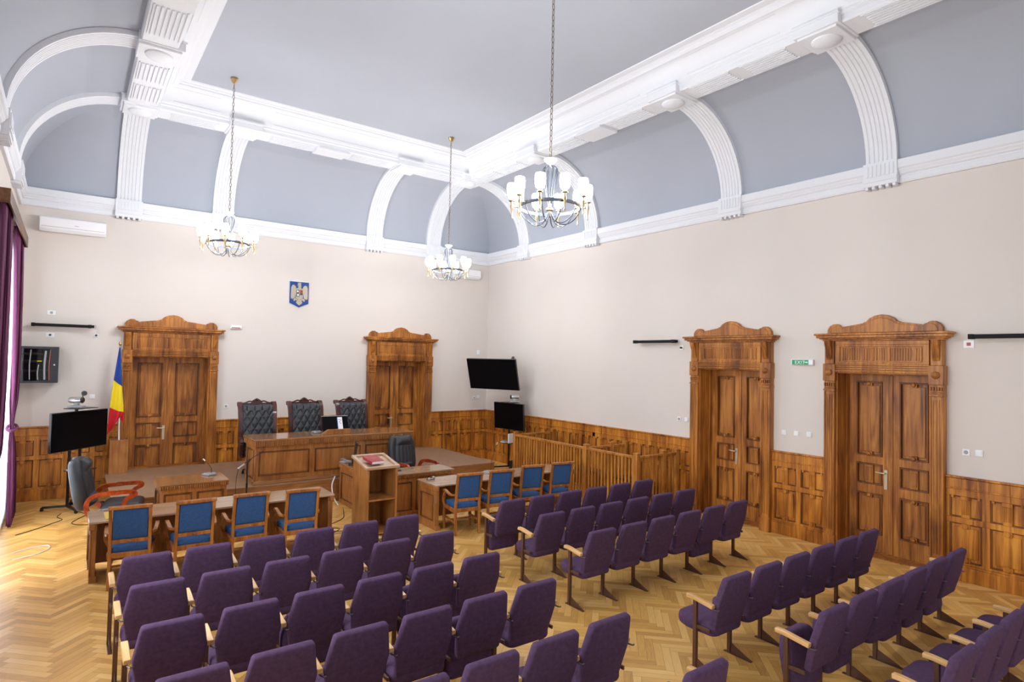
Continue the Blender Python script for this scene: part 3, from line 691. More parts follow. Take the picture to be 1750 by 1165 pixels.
# lectern
lc = thing('lectern', 'open oak lectern with sloping top and one shelf, standing left of the clerk desk', 'lectern', (3.86, 9.02, 0))
W, D, ZF, ZB = 0.54, 0.60, 1.09, 1.20
for nm, x0, x1 in (('side_panel', 0.01, 0.045), ('side_panel', W-0.045, W-0.01)):
    MB().prism([(0, 0), (D, 0), (D, ZB-0.03), (0, ZF-0.03)], 'x', x0, x1).build(nm, 'bench', lc, bevel=0.003)
MB().box(0.045, W-0.045, D-0.03, D-0.005, 0.02, ZB-0.04).build('back_panel', 'bench', lc)
MB().box(0.045, W-0.045, 0.01, D-0.03, 0.56, 0.585).build('shelf', 'bench', lc, bevel=0.003)
MB().box(0.045, W-0.045, 0.01, D-0.03, 0.03, 0.06).build('base_board', 'bench', lc, bevel=0.003)
sl = math.atan2(ZB-ZF, D); m = MB(); m.box(-0.02, W+0.02, -0.02, D+0.03, -0.012, 0.006)
for a, b, c, d in ((-0.02, 0.035, -0.02, D+0.03), (W-0.035, W+0.02, -0.02, D+0.03), (-0.02, W+0.02, -0.02, 0.03), (-0.02, W+0.02, D-0.03, D+0.03)): m.box(a, b, c, d, 0.0, 0.03)
m.build('sloping_top', 'desktop', lc, bevel=0.004, loc=(0, 0, ZF-0.01), rot=(sl, 0, 0))
bk = thing('book', 'closed red hardback book lying on the lectern', 'book', (4.06, 9.25, 1.16), 0.35)
bk.rotation_euler = (sl, 0, 0.12)
m = MB(); m.box(-0.11, 0.11, -0.15, 0.15, 0.0, 0.004); m.box(-0.11, 0.11, -0.15, 0.15, 0.046, 0.05); m.box(-0.114, -0.108, -0.15, 0.15, 0, 0.05); m.build('cover', 'book', bk, bevel=0.002)
MB().box(-0.105, 0.103, -0.145, 0.145, 0.004, 0.046).build('pages', 'paper', bk)
m = MB(); m.box(-0.05, 0.05, 0.02, 0.026, 0.05, 0.0512); m.box(-0.03, 0.03, -0.01, -0.004, 0.05, 0.0512); m.build('gilt_lettering', 'brass', bk)

# ================================================================== COUNSEL TABLES
def counsel_table(label, loc, W=3.08, D=0.66, H=0.75):
    t = thing('counsel_table', label, 'table', loc, 0, 'two long counsel tables')
    m = MB(); m.box(0, W, 0, D, H-0.03, H); m.build('tabletop', 'desktop', t, bevel=0.006)
    m = MB(); m.box(0.03, W-0.03, D-0.10, D-0.075, 0.08, H-0.03); m.build('modesty_panel', 'bench', t)
    m = MB(); m.box(0.03, W-0.03, D-0.13, D-0.03, H-0.10, H-0.03); m.build('apron', ['bench', 'benchmould_shade'], t, bevel=0.003)
    for s, x in ((-1, 0.035), (1, W-0.035)):
        m = MB(); a, b = sorted((x, x-s*0.05)); m.box(a, b, 0.03, D-0.03, 0, H-0.03); panel_side(m, x, 0.03, D-0.03, 0.06, H-0.10, s, 0.08)
        m.box(a-0.015, b+0.015, 0.015, D-0.015, 0, 0.075); m.box(x-0.03, x+0.03, 0.0, D-0.0, H-0.10, H-0.03)
        m.build('end_panel', ['bench', 'benchmould_shade'], t, bevel=0.004, bseg=1)
    return t
counsel_table('long left counsel table with glossy top, at the blue chairs nearest the windows', (0.28, 9.05, 0))
counsel_table('long right counsel table with glossy top, between the lectern and the wooden dock railing', (4.98, 8.80, 0))

# ================================================================== BLUE ARMCHAIRS (origin centre of the back legs' line, faces +y)
def make_blue_chair():
    t = thing('wooden_armchair', 'x', 'chair')
    for s in (-1, 1):
        m = MB(); m.sweep(crom([(s*0.205, -0.02, 0), (s*0.205, 0.0, 0.25), (s*0.205, 0.01, 0.45), (s*0.205, -0.03, 0.75), (s*0.205, -0.085, 1.0)], 4), rect(0.024, 0.018), up=(1, 0, 0))
        m.build('rear_leg', 'chairwood', t, bevel=0.004)
        m = MB(); m.sweep([(s*0.235, 0.46, 0), (s*0.235, 0.455, 0.40)], rect(0.020, 0.020), up=(1, 0, 0)); m.build('front_leg', 'chairwood', t, bevel=0.004)
        m = MB(); m.sweep(crom([(s*0.245, 0.40, 0.41), (s*0.285, 0.37, 0.52), (s*0.275, 0.34, 0.63), (s*0.27, 0.39, 0.665), (s*0.27, 0.30, 0.67), (s*0.255, 0.12, 0.635), (s*0.222, -0.01, 0.65)], 5), rect(0.022, 0.013), up=(0, 0.3, 1))
        m.build('arm', 'chairwood', t, bevel=0.003)
        MB().box(s*0.215-0.013, s*0.215+0.013, 0.0, 0.46, 0.19, 0.225).build('side_stretcher', 'chairwood', t, bevel=0.003); MB().box(s*0.225-0.014, s*0.225+0.014, 0.0, 0.46, 0.36, 0.425).build('side_rail', 'chairwood', t, bevel=0.003)
    MB().box(-0.19, 0.19, -0.015, 0.02, 0.37, 0.43).build('rear_rail', 'chairwood', t, bevel=0.003); MB().box(-0.22, 0.22, 0.44, 0.475, 0.36, 0.425).build('front_rail', 'chairwood', t, bevel=0.003); MB().box(-0.21, 0.21, 0.21, 0.235, 0.195, 0.22).build('stretcher', 'chairwood', t, bevel=0.003)
    m = MB(); m.box(-0.232, 0.232, -0.118, -0.062, 0.965, 1.01); m.build('top_rail', 'chairwood', t, bevel=0.012)
    m = MB(); m.box(-0.185, 0.185, -0.028, 0.008, 0.545, 0.59); m.build('lower_rail', 'chairwood', t, bevel=0.003)
    MB().ball((0, -0.03, 0.568), 0.02, 10, 6, 0.35).build('maker_plate', 'silver', t, smooth=True)
    m = MB(); pillow(m, [(x, z) for x, z in round_poly([(-0.183, 0.0), (0.183, 0.0), (0.183, 0.375), (-0.183, 0.375)], 0.02)], 0.045, 0.01, 0.006)
    m.build('back_pad', 'blue', t, smooth=True, ang=60, loc=(0, -0.018, 0.59), rot=(math.radians(10), 0, 0))
    m = MB(); pillow(m, round_poly([(-0.20, 0.015), (0.20, 0.015), (0.235, 0.46), (-0.235, 0.46)], 0.04), 0.075, 0.025, 0.01)
    m.xf(Matrix(((1, 0, 0, 0), (0, 0, 1, 0), (0, 1, 0, 0.415), (0, 0, 0, 1)))); m.build('seat', 'blue', t, smooth=True, ang=60)
    return t
bc = make_blue_chair(); used = False
BCH = [(0.69, 8.68, -8, 'blue padded wooden armchair at the left end of the left counsel table'),
       (1.376, 8.60, -1, 'blue padded wooden armchair second from the left at the left counsel table'),
       (2.045, 8.63, -2, 'blue padded wooden armchair third from the left at the left counsel table'),
       (2.70, 8.54, -4, 'blue padded wooden armchair at the right end of the left counsel table'),
       (5.34, 8.38, -10, 'blue padded wooden armchair at the left end of the right counsel table, legs visible'),
       (5.97, 8.37, -11, 'blue padded wooden armchair second from the left at the right counsel table'),
       (6.715, 8.46, -12, 'blue padded wooden armchair third from the left at the right counsel table'),
       (7.38, 8.43, -12, 'blue padded wooden armchair at the right counsel table beside the dock railing')]
for i, (x, y, a, lab) in enumerate(BCH):
    c = bc if i == 0 else copy_tree(bc)
    c.location = (x, y, 0); c.rotation_euler = (0, 0, math.radians(a)); c['label'] = lab; c['group'] = 'blue armchairs at the counsel tables'

# ================================================================== JUDGES' CHAIRS (local origin floor centre, faces -y)
def make_judge_chair():
    t = thing('judge_chair', 'x', 'chair')
    # tufted back: grid surface with diamond tufts, curved over at the top
    NX, NZ = 80, 96; vs = []; fs = []; Wd, H0, H1 = 0.29, 0.52, 1.40
    for j in range(NZ+1):
        v = j/NZ
        for i in range(NX+1):
            u = i/NX; x = (u*2-1)*Wd; z = H0+(H1-H0)*v
            ga = abs(math.sin(PI*(u*4.0+v*3.6))); gb = abs(math.sin(PI*(u*4.0-v*3.6)))
            tuft = min(ga, gb)**0.45
            if v > 0.833: tuft = abs(math.sin(PI*(u*4.0+0.5 if int(0.833*7.2) % 2 else u*4.0)))**0.45
            y = -0.02-0.036*tuft-0.05*(1-(2*u-1)**4)
            y += 0.22*v*v*0.6
            if v > 0.9: y += 0.9*(v-0.9)**1.3*1.3; z = H0+(H1-H0)*(0.9+(v-0.9)*(1-(v-0.9)*4))
            vs.append((x, y, z))
    n = len(vs); vs += [(x, 0.11+0.13*((z-H0)/(H1-H0))**2, z) for x, y, z in vs]
    q = NX+1
    for j in range(NZ):
        for i in range(NX):
            a = j*q+i; fs.append((a, a+1, a+q+1, a+q)); fs.append((n+a, n+a+q, n+a+q+1, n+a+1))
    for j in range(NZ):
        for a, b in ((j*q, (j+1)*q), (j*q+NX, (j+1)*q+NX)): fs.append((a, b, n+b, n+a))
    for i in range(NX):
        for a, b in ((i, i+1), (NZ*q+i, NZ*q+i+1)): fs.append((a, b, n+b, n+a))
    MB().add(vs, fs).build('tufted_back', 'leather', t, smooth=True, ang=75)
    for s in (-1, 1):
        m = MB(); m.sweep(crom([(s*0.325, 0.02, 0.42), (s*0.325, 0.03, 0.8), (s*0.33, 0.06, 1.1), (s*0.335, 0.115, 1.3), (s*0.335, 0.20, 1.385), (s*0.335, 0.26, 1.36)], 6), rect(0.035, 0.04), up=(1, 0, 0)); m.build('back_post', 'mahog', t, bevel=0.012)
        m = MB(); m.sweep(crom([(s*0.335, 0.02, 0.70), (s*0.37, -0.20, 0.73), (s*0.39, -0.42, 0.71), (s*0.39, -0.50, 0.66), (s*0.385, -0.46, 0.58), (s*0.37, -0.38, 0.45), (s*0.35, -0.36, 0.36)], 6), rect(0.03, 0.022), up=(0, 0.2, 1)); m.build('arm', 'mahog', t, bevel=0.008)
        m = MB(); pillow(m, round_poly([(-0.30, 0.36), (-0.02, 0.36), (-0.02, 0.66), (-0.30, 0.66)], 0.05), 0.05, 0.015); m.xf(Matrix(((0, 1, 0, s*0.345-0.025), (1, 0, 0, 0), (0, 0, 1, 0), (0, 0, 0, 1)))); m.build('side_pad', 'leather', t, smooth=True, ang=60)
    cr = MB()
    def sweepz(pts, r): cr.tube(crom(pts, 5), r, 8)
    y = 0.235
    sweepz([(-0.30, y, 1.385), (-0.22, y, 1.40), (-0.14, y, 1.43), (-0.07, y, 1.41)], 0.016)
    sweepz([(0.30, y, 1.385), (0.22, y, 1.40), (0.14, y, 1.43), (0.07, y, 1.41)], 0.016)
    cr.prism([(x, z) for x, z in [(-0.11, 1.39), (-0.10, 1.43), (-0.06, 1.46), (-0.02, 1.485), (0.02, 1.485), (0.06, 1.46), (0.10, 1.43), (0.11, 1.39)]], 'y', y-0.02, y+0.02)
    cr.box(-0.31, 0.31, y-0.02, y+0.02, 1.30, 1.395)
    for x, z, r in ((-0.05, 1.44, 0.022), (0.05, 1.44, 0.022), (0, 1.465, 0.028), (-0.30, 1.40, 0.022), (0.30, 1.40, 0.022)): cr.ball((x, y-0.012, z), r, 10, 6)
    cr.build('carved_crest', 'mahog', t, bevel=0.006, ang=50)
    m = MB(); pillow(m, round_poly([(-0.30, -0.48), (0.30, -0.48), (0.28, 0.05), (-0.28, 0.05)], 0.06), 0.14, 0.04, 0.015); m.xf(Matrix(((1, 0, 0, 0), (0, 0, 1, 0), (0, 1, 0, 0.38), (0, 0, 0, 1)))); m.build('seat', 'leather', t, smooth=True, ang=60)
    m = MB(); m.box(-0.30, 0.30, -0.46, 0.06, 0.33, 0.39); m.build('seat_frame', 'mahog', t, bevel=0.01)
    MB().lathe([(0.0, 0.12), (0.035, 0.12), (0.035, 0.2), (0.025, 0.2), (0.025, 0.34), (0, 0.34)], (0, -0.2, 0), 12).build('gas_column', 'black', t, smooth=True)
    star_base(t, 0.30, 'mahog', (0, -0.2))
    return t
def star_base(t, R, mat, c=(0, 0), rot=0.3):
    for k in range(5):
        a = rot+2*PI*k/5; ca, sa = math.cos(a), math.sin(a)
        m = MB(); m.sweep([(c[0], c[1], 0.135), (c[0]+ca*R*0.5, c[1]+sa*R*0.5, 0.115), (c[0]+ca*R, c[1]+sa*R, 0.08)], rect(0.028, 0.018), scales=[1.2, 1, 0.8]); leg = m.build('base_leg', mat, t, bevel=0.005)
        m = MB(); x, y = c[0]+ca*R, c[1]+sa*R
        for s in (-1, 1): m.lathe([(0, s*0.012-0.009), (0.026, s*0.012-0.009), (0.026, s*0.012+0.009), (0, s*0.012+0.009)], (x, y, 0.028), 12, 'x')
        m.box(x-0.012, x+0.012, y-0.012, y+0.012, 0.03, 0.075); m.build('caster', 'black', leg, smooth=True)
jc = make_judge_chair()
for i, (x, rz, lab) in enumerate([(3.205, -0.05, 'tufted black leather judge chair with carved mahogany crest, left end of the bench'),
                              (4.20, 0.02, 'tufted black leather judge chair in the middle, half hidden by the tilted monitor'),
                              (5.24, 0.05, 'tufted black leather judge chair at the right end, nearest the narrow back door')]):
    c = jc if i == 0 else copy_tree(jc)
    c.location = (x, 13.10, DZ); c.rotation_euler = (0, 0, rz); c['label'] = lab; c['group'] = 'judge chairs behind the bench'

# ================================================================== EXECUTIVE CHAIRS (local, faces -y)
def exec_chair(label, loc, rz, zs=1.14):
    t = thing('office_chair', label, 'chair', loc, rz, 'padded black leather office chairs'); t.scale = (zs, zs, zs)
    out = round_poly([(-0.20, 0.46), (0.20, 0.46), (0.27, 0.62), (0.27, 0.98), (0.21, 1.14), (-0.21, 1.14), (-0.27, 0.98), (-0.27, 0.62)], 0.06, 4)
    m = MB(); pillow(m, out, 0.14, 0.05, 0.0); m.build('back_shell', 'leather', t, smooth=True, ang=70, loc=(0, 0.13, -0.02), rot=(-0.17, 0, 0))
    m = MB(); NX, NZ = 24, 40; vs = []; fs = []; q = NX+1
    for j in range(NZ+1):
        v = j/NZ; hw = 0.155+0.03*math.sin(PI*min(1, v*1.1))
        for i in range(NX+1):
            u = i/NX*2-1; y = -0.035*(1-abs(u)**3)
            if v > 0.74: y -= 0.045*math.sin(PI*(v-0.74)/0.26)*(1-u**4)
            elif v > 0.26: y -= 0.018*abs(math.sin(PI*2.5*(u+1)))*(1-u**4)
            else: y -= 0.035*abs(math.sin(PI*v/0.13))*(1-u**4)
            vs.append((u*hw, y, 0.50+0.62*v))
    n = len(vs); vs += [(x, 0.05, z) for x, y, z in vs]
    for j in range(NZ):
        for i in range(NX): a = j*q+i; fs.append((a, a+1, a+q+1, a+q)); fs.append((n+a, n+a+q, n+a+q+1, n+a+1))
        for a, b in ((j*q, (j+1)*q), (j*q+NX, (j+1)*q+NX)): fs.append((a, b, n+b, n+a))
    for i in range(NX):
        for a, b in ((i, i+1), (NZ*q+i, NZ*q+i+1)): fs.append((a, b, n+b, n+a))
    m.add(vs, fs); m.build('back_cushion', 'leather', t, smooth=True, ang=75, loc=(0, 0.12, -0.02), rot=(-0.17, 0, 0))
    m = MB(); pillow(m, round_poly([(-0.26, -0.38), (0.26, -0.38), (0.26, 0.08), (-0.26, 0.08)], 0.08), 0.13, 0.045, 0.012); m.xf(Matrix(((1, 0, 0, 0), (0, 0, 1, 0), (0, 1, 0, 0.37), (0, 0, 0, 1)))); m.build('seat', 'leather', t, smooth=True, ang=70)
    for s in (-1, 1):
        m = MB(); m.sweep(crom([(s*0.30, -0.12, 0.34), (s*0.31, -0.19, 0.46), (s*0.31, -0.23, 0.57), (s*0.31, -0.33, 0.635), (s*0.31, -0.26, 0.668), (s*0.31, -0.05, 0.66), (s*0.31, 0.12, 0.64), (s*0.305, 0.20, 0.56), (s*0.30, 0.20, 0.44), (s*0.29, 0.13, 0.35), (s*0.28, 0.0, 0.33)], 5), rect(0.026, 0.02), up=(1, 0, 0)); m.build('arm', 'redwood', t, bevel=0.008)
        m = MB(); m.sweep([(s*0.31, -0.27, 0.684), (s*0.31, -0.02, 0.682)], rect(0.02, 0.012)); m.build('arm_pad', 'redwood', t, bevel=0.006)
    MB().lathe([(0.0, 0.12), (0.035, 0.12), (0.035, 0.2), (0.025, 0.2), (0.025, 0.37), (0, 0.37)], (0, -0.17, 0), 12).build('gas_column', 'black', t, smooth=True)
    star_base(t, 0.30, 'redwood', (0, -0.17), 0.2)
    return t
exec_chair('black leather swivel chair with red lacquered arms, standing on the parquet beside the screen stand', (0.60, 11.10, 0), math.radians(78))
exec_chair('black leather chair facing us behind the clerk desk', (5.67, 11.0, 0), math.radians(8))

# ================================================================== SEATING
def make_seat():
    """origin: foot of the left leg; seat faces +y; rear of the back looks to -y"""
    t = thing('auditorium_seat', 'x', 'chair'); P = 0.545; c = P/2
    out = round_poly([(c-0.208, 0.0), (c+0.208, 0.0), (c+0.246, 0.26), (c+0.202, 0.52), (c-0.202, 0.52), (c-0.246, 0.26)], 0.024, 4)
    m = MB(); pillow(m, out, 0.062, 0.015, 0.007); m.build('back', 'purple', t, smooth=True, ang=70, loc=(0, -0.162, 0.375), rot=(math.radians(14), 0, 0))
    return t
def seat_cushion(t, folded):
    P = 0.545; c = P/2
    out = round_poly([(c-0.228, -0.175), (c+0.228, -0.175), (c+0.24, 0.16), (c+0.17, 0.30), (c-0.17, 0.30), (c-0.24, 0.16)], 0.07, 5)
    m = MB(); pillow(m, out, 0.105, 0.030, 0.006)
    m.xf(Matrix(((1, 0, 0, 0), (0, 0, 1, 0), (0, 1, 0, 0.322), (0, 0, 0, 1))))
    if folded:   # turned up about its pivot: front edge up, rear edge down
        piv = Matrix.Translation((0, 0.03, 0.41))
        m.xf(piv @ Matrix.Rotation(math.radians(80), 4, 'X') @ Matrix.Translation((0, -0.08, -0.41)))
        ys_ = [v[1] for v in m.v]; zs_ = [v[2] for v in m.v]
        m.xf(Matrix.Translation((0, 0.035-(min(ys_)+max(ys_))/2, 0.385-(min(zs_)+max(zs_))/2)))
    return m.build('seat', 'purple', t, smooth=True, ang=70)
def seat_leg(t, x):
    m = MB(); m.box(x-0.018, x+0.018, -0.014, 0.022, 0, 0.635)
    m.prism([(0.02, 0.0), (-0.235, 0.0), (-0.235, 0.012), (-0.012, 0.105), (0.02, 0.105)], 'x', x-0.005, x+0.005)
    m.box(x-0.018, x+0.018, -0.24, 0.06, 0, 0.008)
    m.box(x-0.008, x+0.008, -0.15, 0.0, 0.38, 0.41)
    m.build('leg', 'brownmetal', t, bevel=0.002, bseg=1)
    m = MB(); m.sweep(crom([(x, 0.095, 0.655), (x, 0.02, 0.655), (x, -0.10, 0.64), (x, -0.19, 0.628)], 3), [(-0.024, -0.018), (0.024, -0.018), (0.0265, 0.0), (0.022, 0.018), (-0.022, 0.018), (-0.0265, 0.0)])
    m.build('armrest', 'blond', t, bevel=0.004, bseg=2)
    m = MB(); m.tube([(x, -0.15, 0.612), (x, -0.20, 0.606), (x+0.016, -0.226, 0.602), (x+0.034, -0.224, 0.602)], 0.0065, 6); m.build('bracket', 'steel', t, smooth=True)
S_open = make_seat(); seat_cushion(S_open, False); seat_leg(S_open, 0)
S_fold = make_seat(); seat_cushion(S_fold, True); seat_leg(S_fold, 0)
S_openR = make_seat(); seat_cushion(S_openR, False); seat_leg(S_openR, 0); seat_leg(S_openR, 0.545)
S_foldR = make_seat(); seat_cushion(S_foldR, True); seat_leg(S_foldR, 0); seat_leg(S_foldR, 0.545)
protos = {(0, 0): S_open, (1, 0): S_fold, (0, 1): S_openR, (1, 1): S_foldR}; taken = set()
ORD = ['left end', 'second from the left', 'third from the left', 'fourth from the left', 'fifth from the left', 'right end']
def place_seat(x, y, folded, end, label, group):
    p = protos[(folded, end)]
    c = p if (folded, end) not in taken else copy_tree(p); taken.add((folded, end))
    c.location = (x, y, 0); c['label'] = label; c['group'] = group
LEFT = [('front row', 7.09, {}, range(6)), ('second row', 6.235, {}, range(6)), ('third row', 5.325, {2, 4, 5}, range(6)),
        ('fourth row', 4.44, {4}, range(6)), ('fifth row', 3.55, {}, range(2, 6)), ('rearmost row', 2.68, {}, range(4, 6))]
for rn, y, fold, ks in LEFT:
    for k in ks:
        f = 1 if k in fold else 0
        place_seat(0.42+0.545*k, y, f, 1 if k == 5 else 0, 'purple seat, %s, %s of left block%s' % (ORD[k], rn, ', seat tipped up' if f else ''), 'purple auditorium seats, left block')
RIGHT = [('first row behind blue chairs', 7.09, {0}), ('second row behind blue chairs', 6.235, {}), ('third row behind blue chairs', 5.325, {4}),
         ('first row after the gap', 3.565, {}), ('second row after the gap', 2.675, {0, 1, 3, 4, 5}), ('last row at the photo corner', 1.79, {})]
for rn, y, fold in RIGHT:
    for k in range(6):
        if y < 2 and k > 4: continue
        f = 1 if k in fold else 0
        place_seat(4.84+0.545*k, y, f, 1 if k == 5 else 0, 'purple seat, %s, right block, %s%s' % (ORD[k], rn, ', tipped up' if f else ''), 'purple auditorium seats, right block')

# ================================================================== DOCK RAILING
dk = thing('dock_railing', 'slatted wooden railing enclosing the dock along the right wall', 'railing', (8.62, 7.70, 0))
DX, DY = 0.0, 3.78   # local: x to the wall, y towards the back wall
HR = 1.10
def rail_run(p0, p1, posts=True):
    (x0, y0), (x1, y1) = p0, p1; L = math.hypot(x1-x0, y1-y0); ux, uy = (x1-x0)/L, (y1-y0)/L
    m = MB(); m.sweep([(x0, y0, HR-0.02), (x1, y1, HR-0.02)], rect(0.035, 0.022)); m.build('top_rail', 'rail', dk, bevel=0.005)
    m = MB(); m.sweep([(x0, y0, 0.10), (x1, y1, 0.10)], rect(0.022, 0.03)); m.build('bottom_rail', 'rail', dk, bevel=0.004)
    n = int(L/0.088); 
    for k in range(1, n):
        s = L*k/n; x, y = x0+ux*s, y0+uy*s
        yield x, y
bal = MB(); bal.box(-0.021, 0.021, -0.012, 0.012, 0.12, HR-0.04); bal_o = None; post_o = None
def put_bal(x, y, rz):
    global bal_o
    if bal_o is None: bal_o = o = bal.build('baluster', 'rail', dk)
    else: o = bal_o.copy(); COL.objects.link(o)
    o.location = (x, y, 0); o.rotation_euler = (0, 0, rz)
def put_post(x, y, h=1.155):
    m = MB(); m.box(x-0.045, x+0.045, y-0.045, y+0.045, 0, h); m.box(x-0.052, x+0.052, y-0.052, y+0.052, h-0.015, h+0.01)
    m.build('post', 'rail', dk, bevel=0.004)
WX = XR-8.62-0.11
for x, y in rail_run((0, 0), (0, 1.36)): put_bal(x, y, PI/2)
for x, y in rail_run((0, 1.36), (0, DY)): put_bal(x, y, PI/2)
for x, y in rail_run((0, 0), (0.75, 0)): put_bal(x, y, 0)
for x, y in rail_run((0.75, 0), (WX, 0)): put_bal(x, y, 0)
for x, y in rail_run((0, DY), (WX, DY)): put_bal(x, y, 0)
for x, y in rail_run((0, 1.36), (0.72, 1.36)): put_bal(x, y, 0)
for x, y in rail_run((0.72, 1.36), (WX, 1.36)): put_bal(x, y, 0)
for x, y in ((0, 0), (0, 1.36), (0, DY), (0.75, 0), (WX, 0), (0.72, 1.36), (WX, 1.36), (WX, DY)): put_post(x, y)
db = thing('dock_bench', 'low dark bench inside the dock against the right wall panelling', 'bench', (9.55, 9.0, 0), 0)
MB().box(-0.18, 0.18, -1.1, 2.2, 0.40, 0.44).build('seat', 'black', db, bevel=0.005)
for y in (-1.0, 0.55, 2.1):
    MB().box(-0.15, 0.15, y-0.02, y+0.02, 0, 0.40).build('leg', 'black', db)

# ================================================================== SCREENS
def screen(mb_parent, w, h, name_frame='bezel'):
    m = MB(); m.box(-w/2, w/2, -0.02, 0.03, -h/2, h/2); m.box(-w/2+0.15, w/2-0.15, 0.03, 0.06, -h/2+0.12, h/2-0.1); m.build('casing', 'black', mb_parent, bevel=0.004)
    MB().box(-w/2+0.012, w/2-0.012, -0.023, -0.019, -h/2+0.014, h/2-0.012).build('display', 'screen', mb_parent)
def tv_on_stand(label, loc, rz, w, h, zc, tilt=0.0, group='television screens'):
    t = thing('television_stand', label, 'stand', loc, rz)
    m = MB()
    for s in (-1, 1): m.box(s*0.11-0.018, s*0.11+0.018, 0.065, 0.10, 0.07, zc+0.30)
    m.build('upright', 'black', t, bevel=0.003)
    for s in (-1, 1):
        m = MB(); m.sweep([(s*0.11, 0.08, 0.075), (s*0.30, -0.28, 0.065)], rect(0.025, 0.018)); m.sweep([(s*0.11, 0.08, 0.075), (s*0.30, 0.40, 0.065)], rect(0.025, 0.018)); m.sweep([(-0.13, 0.08, 0.09), (0.13, 0.08, 0.09)], rect(0.02, 0.02)); leg = m.build('base_leg', 'black', t, bevel=0.004)
        for y in (-0.28, 0.40):
            m = MB(); m.lathe([(0, -0.012), (0.028, -0.012), (0.028, 0.012), (0, 0.012)], (s*0.30, y, 0.03), 12, 'x'); m.box(s*0.30-0.016, s*0.30+0.016, y-0.012, y+0.012, 0.035, 0.07); m.build('caster', 'black', leg, smooth=True)
    m = MB(); m.box(-0.20, 0.20, -0.20, 0.10, 0.70, 0.715); m.build('shelf', 'black', t, bevel=0.004)
    m = MB(); m.box(-0.02, 0.02, 0.06, 0.10, zc+0.25, zc+0.45); m.box(-0.22, 0.22, -0.16, 0.14, zc+0.45, zc+0.462); m.build('camera_shelf', 'black', t, bevel=0.004)
    return t
ang = math.atan2(0.85, 0.831)
ts = tv_on_stand('black wheeled screen stand left of the flag, by the windows', (0.22, 13.475, 0), ang, 1.2, 0.69, 1.36)
t = thing('television', 'large black flat television on the wheeled stand left of the flag', 'television', (0.22, 13.475, 1.42), ang); t['group'] = 'black flat televisions'
screen(t, 1.2, 0.69)
a2 = math.atan2(-1.0, 0.13)
ts2 = tv_on_stand('black wheeled screen stand in the back right corner behind the dock post', (9.34, 12.70, 0), a2, 1.0, 0.62, 1.29)
t = thing('television', 'lower black flat television in the back right corner, on a stand behind the dock railing', 'television', (9.31, 12.707, 1.39), a2); t['group'] = 'black flat televisions'
t.rotation_euler = (0.06, 0, a2); screen(t, 1.10, 0.69)
a3 = math.atan2(-1.42, 0.62)
t = thing('television', 'upper black television mounted high in the back right corner, tilted down', 'television', (8.98, 13.02, 2.475), a3); t['group'] = 'black flat televisions'
t.rotation_euler = (0.29, 0, a3); screen(t, 1.50, 0.83)
m = MB(); m.box(-0.15, 0.15, 0.06, 0.10, -0.15, 0.15); m.sweep([(0, 0.08, 0), (0.25, 0.50, 0.10), (0.1, 0.98, 0.18)], rect(0.03, 0.03)); m.build('wall_arm', 'black', t, bevel=0.004)
def conf_camera(label, loc, rz):
    t = thing('conference_camera', label, 'camera', loc, rz, 'silver conference cameras on the screen stands')
    m = MB(); m.box(-0.12, 0.12, -0.07, 0.07, 0, 0.035); m.lathe([(0.05, 0.035), (0.04, 0.09), (0.0, 0.09)], (0, 0, 0), 16); m.build('base', 'grey', t, bevel=0.006)
    m = MB(); m.lathe([(0, -0.13), (0.045, -0.12), (0.055, -0.10), (0.055, 0.06), (0.05, 0.08), (0, 0.08)], (0, 0, 0.135), 18, 'x'); m.build('barrel', 'silver', t, smooth=True)
    m = MB(); m.lathe([(0.0, 0.075), (0.05, 0.075), (0.055, 0.10), (0.04, 0.115), (0, 0.11)], (0, 0, 0.135), 18, 'x'); m.build('lens', 'black', t, smooth=True)
    return t
c = conf_camera('silver conference camera on top of the left screen stand, black disc raised behind it', (0.16, 13.52, 1.823), -0.5)
m = MB(); m.lathe([(0, -0.01), (0.045, -0.01), (0.045, 0.01), (0, 0.01)], (0.12, 0.0, 0.26), 16, 'y'); m.box(0.09, 0.105, -0.005, 0.005, 0.15, 0.24); m.build('lens_cap_disc', 'black', c, smooth=True, ang=40)
conf_camera('silver conference camera above the lower television in the back right corner', (9.44, 12.66, 1.755), 2.6)
t = thing('equipment_box', 'grey codec box standing on the shelf of the left screen stand', 'box', (0.17, 13.38, 0.717), ang)
m = MB(); m.box(-0.12, 0.12, -0.09, -0.05, 0, 0.24); m.box(-0.14, 0.14, -0.12, 0.05, 0, 0.03); m.build('case', 'grey', t, bevel=0.004)
t = thing('router', 'white upright router on the shelf of the corner screen stand', 'router', (9.26, 12.55, 0.717), a2)
MB().box(-0.02, 0.02, -0.08, 0.08, 0, 0.24).build('case', 'white', t, bevel=0.004)
t = thing('papers', 'small pile of papers and cables lying on the corner stand shelf', 'papers', (9.20, 12.75, 0.717), a2)
m = MB(); m.box(-0.08, 0.08, -0.06, 0.06, 0, 0.02); m.build('sheets', 'paper', t); m = MB(); m.box(-0.05, 0.07, -0.05, 0.04, 0.02, 0.05); m.build('adapter', 'grey', t, bevel=0.004)
t = thing('speaker', 'black box loudspeaker on the floor at the foot of the dock railing', 'loudspeaker', (9.13, 11.98, 0), -1.2)
MB().box(-0.20, 0.20, -0.17, 0.17, 0.012, 0.36).build('cabinet', 'black', t, bevel=0.01)
m = MB(); m.lathe([(0.10, -0.172), (0.10, -0.18), (0.07, -0.178), (0.03, -0.165), (0, -0.165)], (0, 0, 0.19), 20, 'y'); m.build('driver', 'grey', t, smooth=True)
m = MB()
for sx in (-0.15, 0.15):
    for sy in (-0.12, 0.12): m.box(sx-0.015, sx+0.015, sy-0.015, sy+0.015, 0, 0.014)
m.build('rubber_feet', 'black', t)

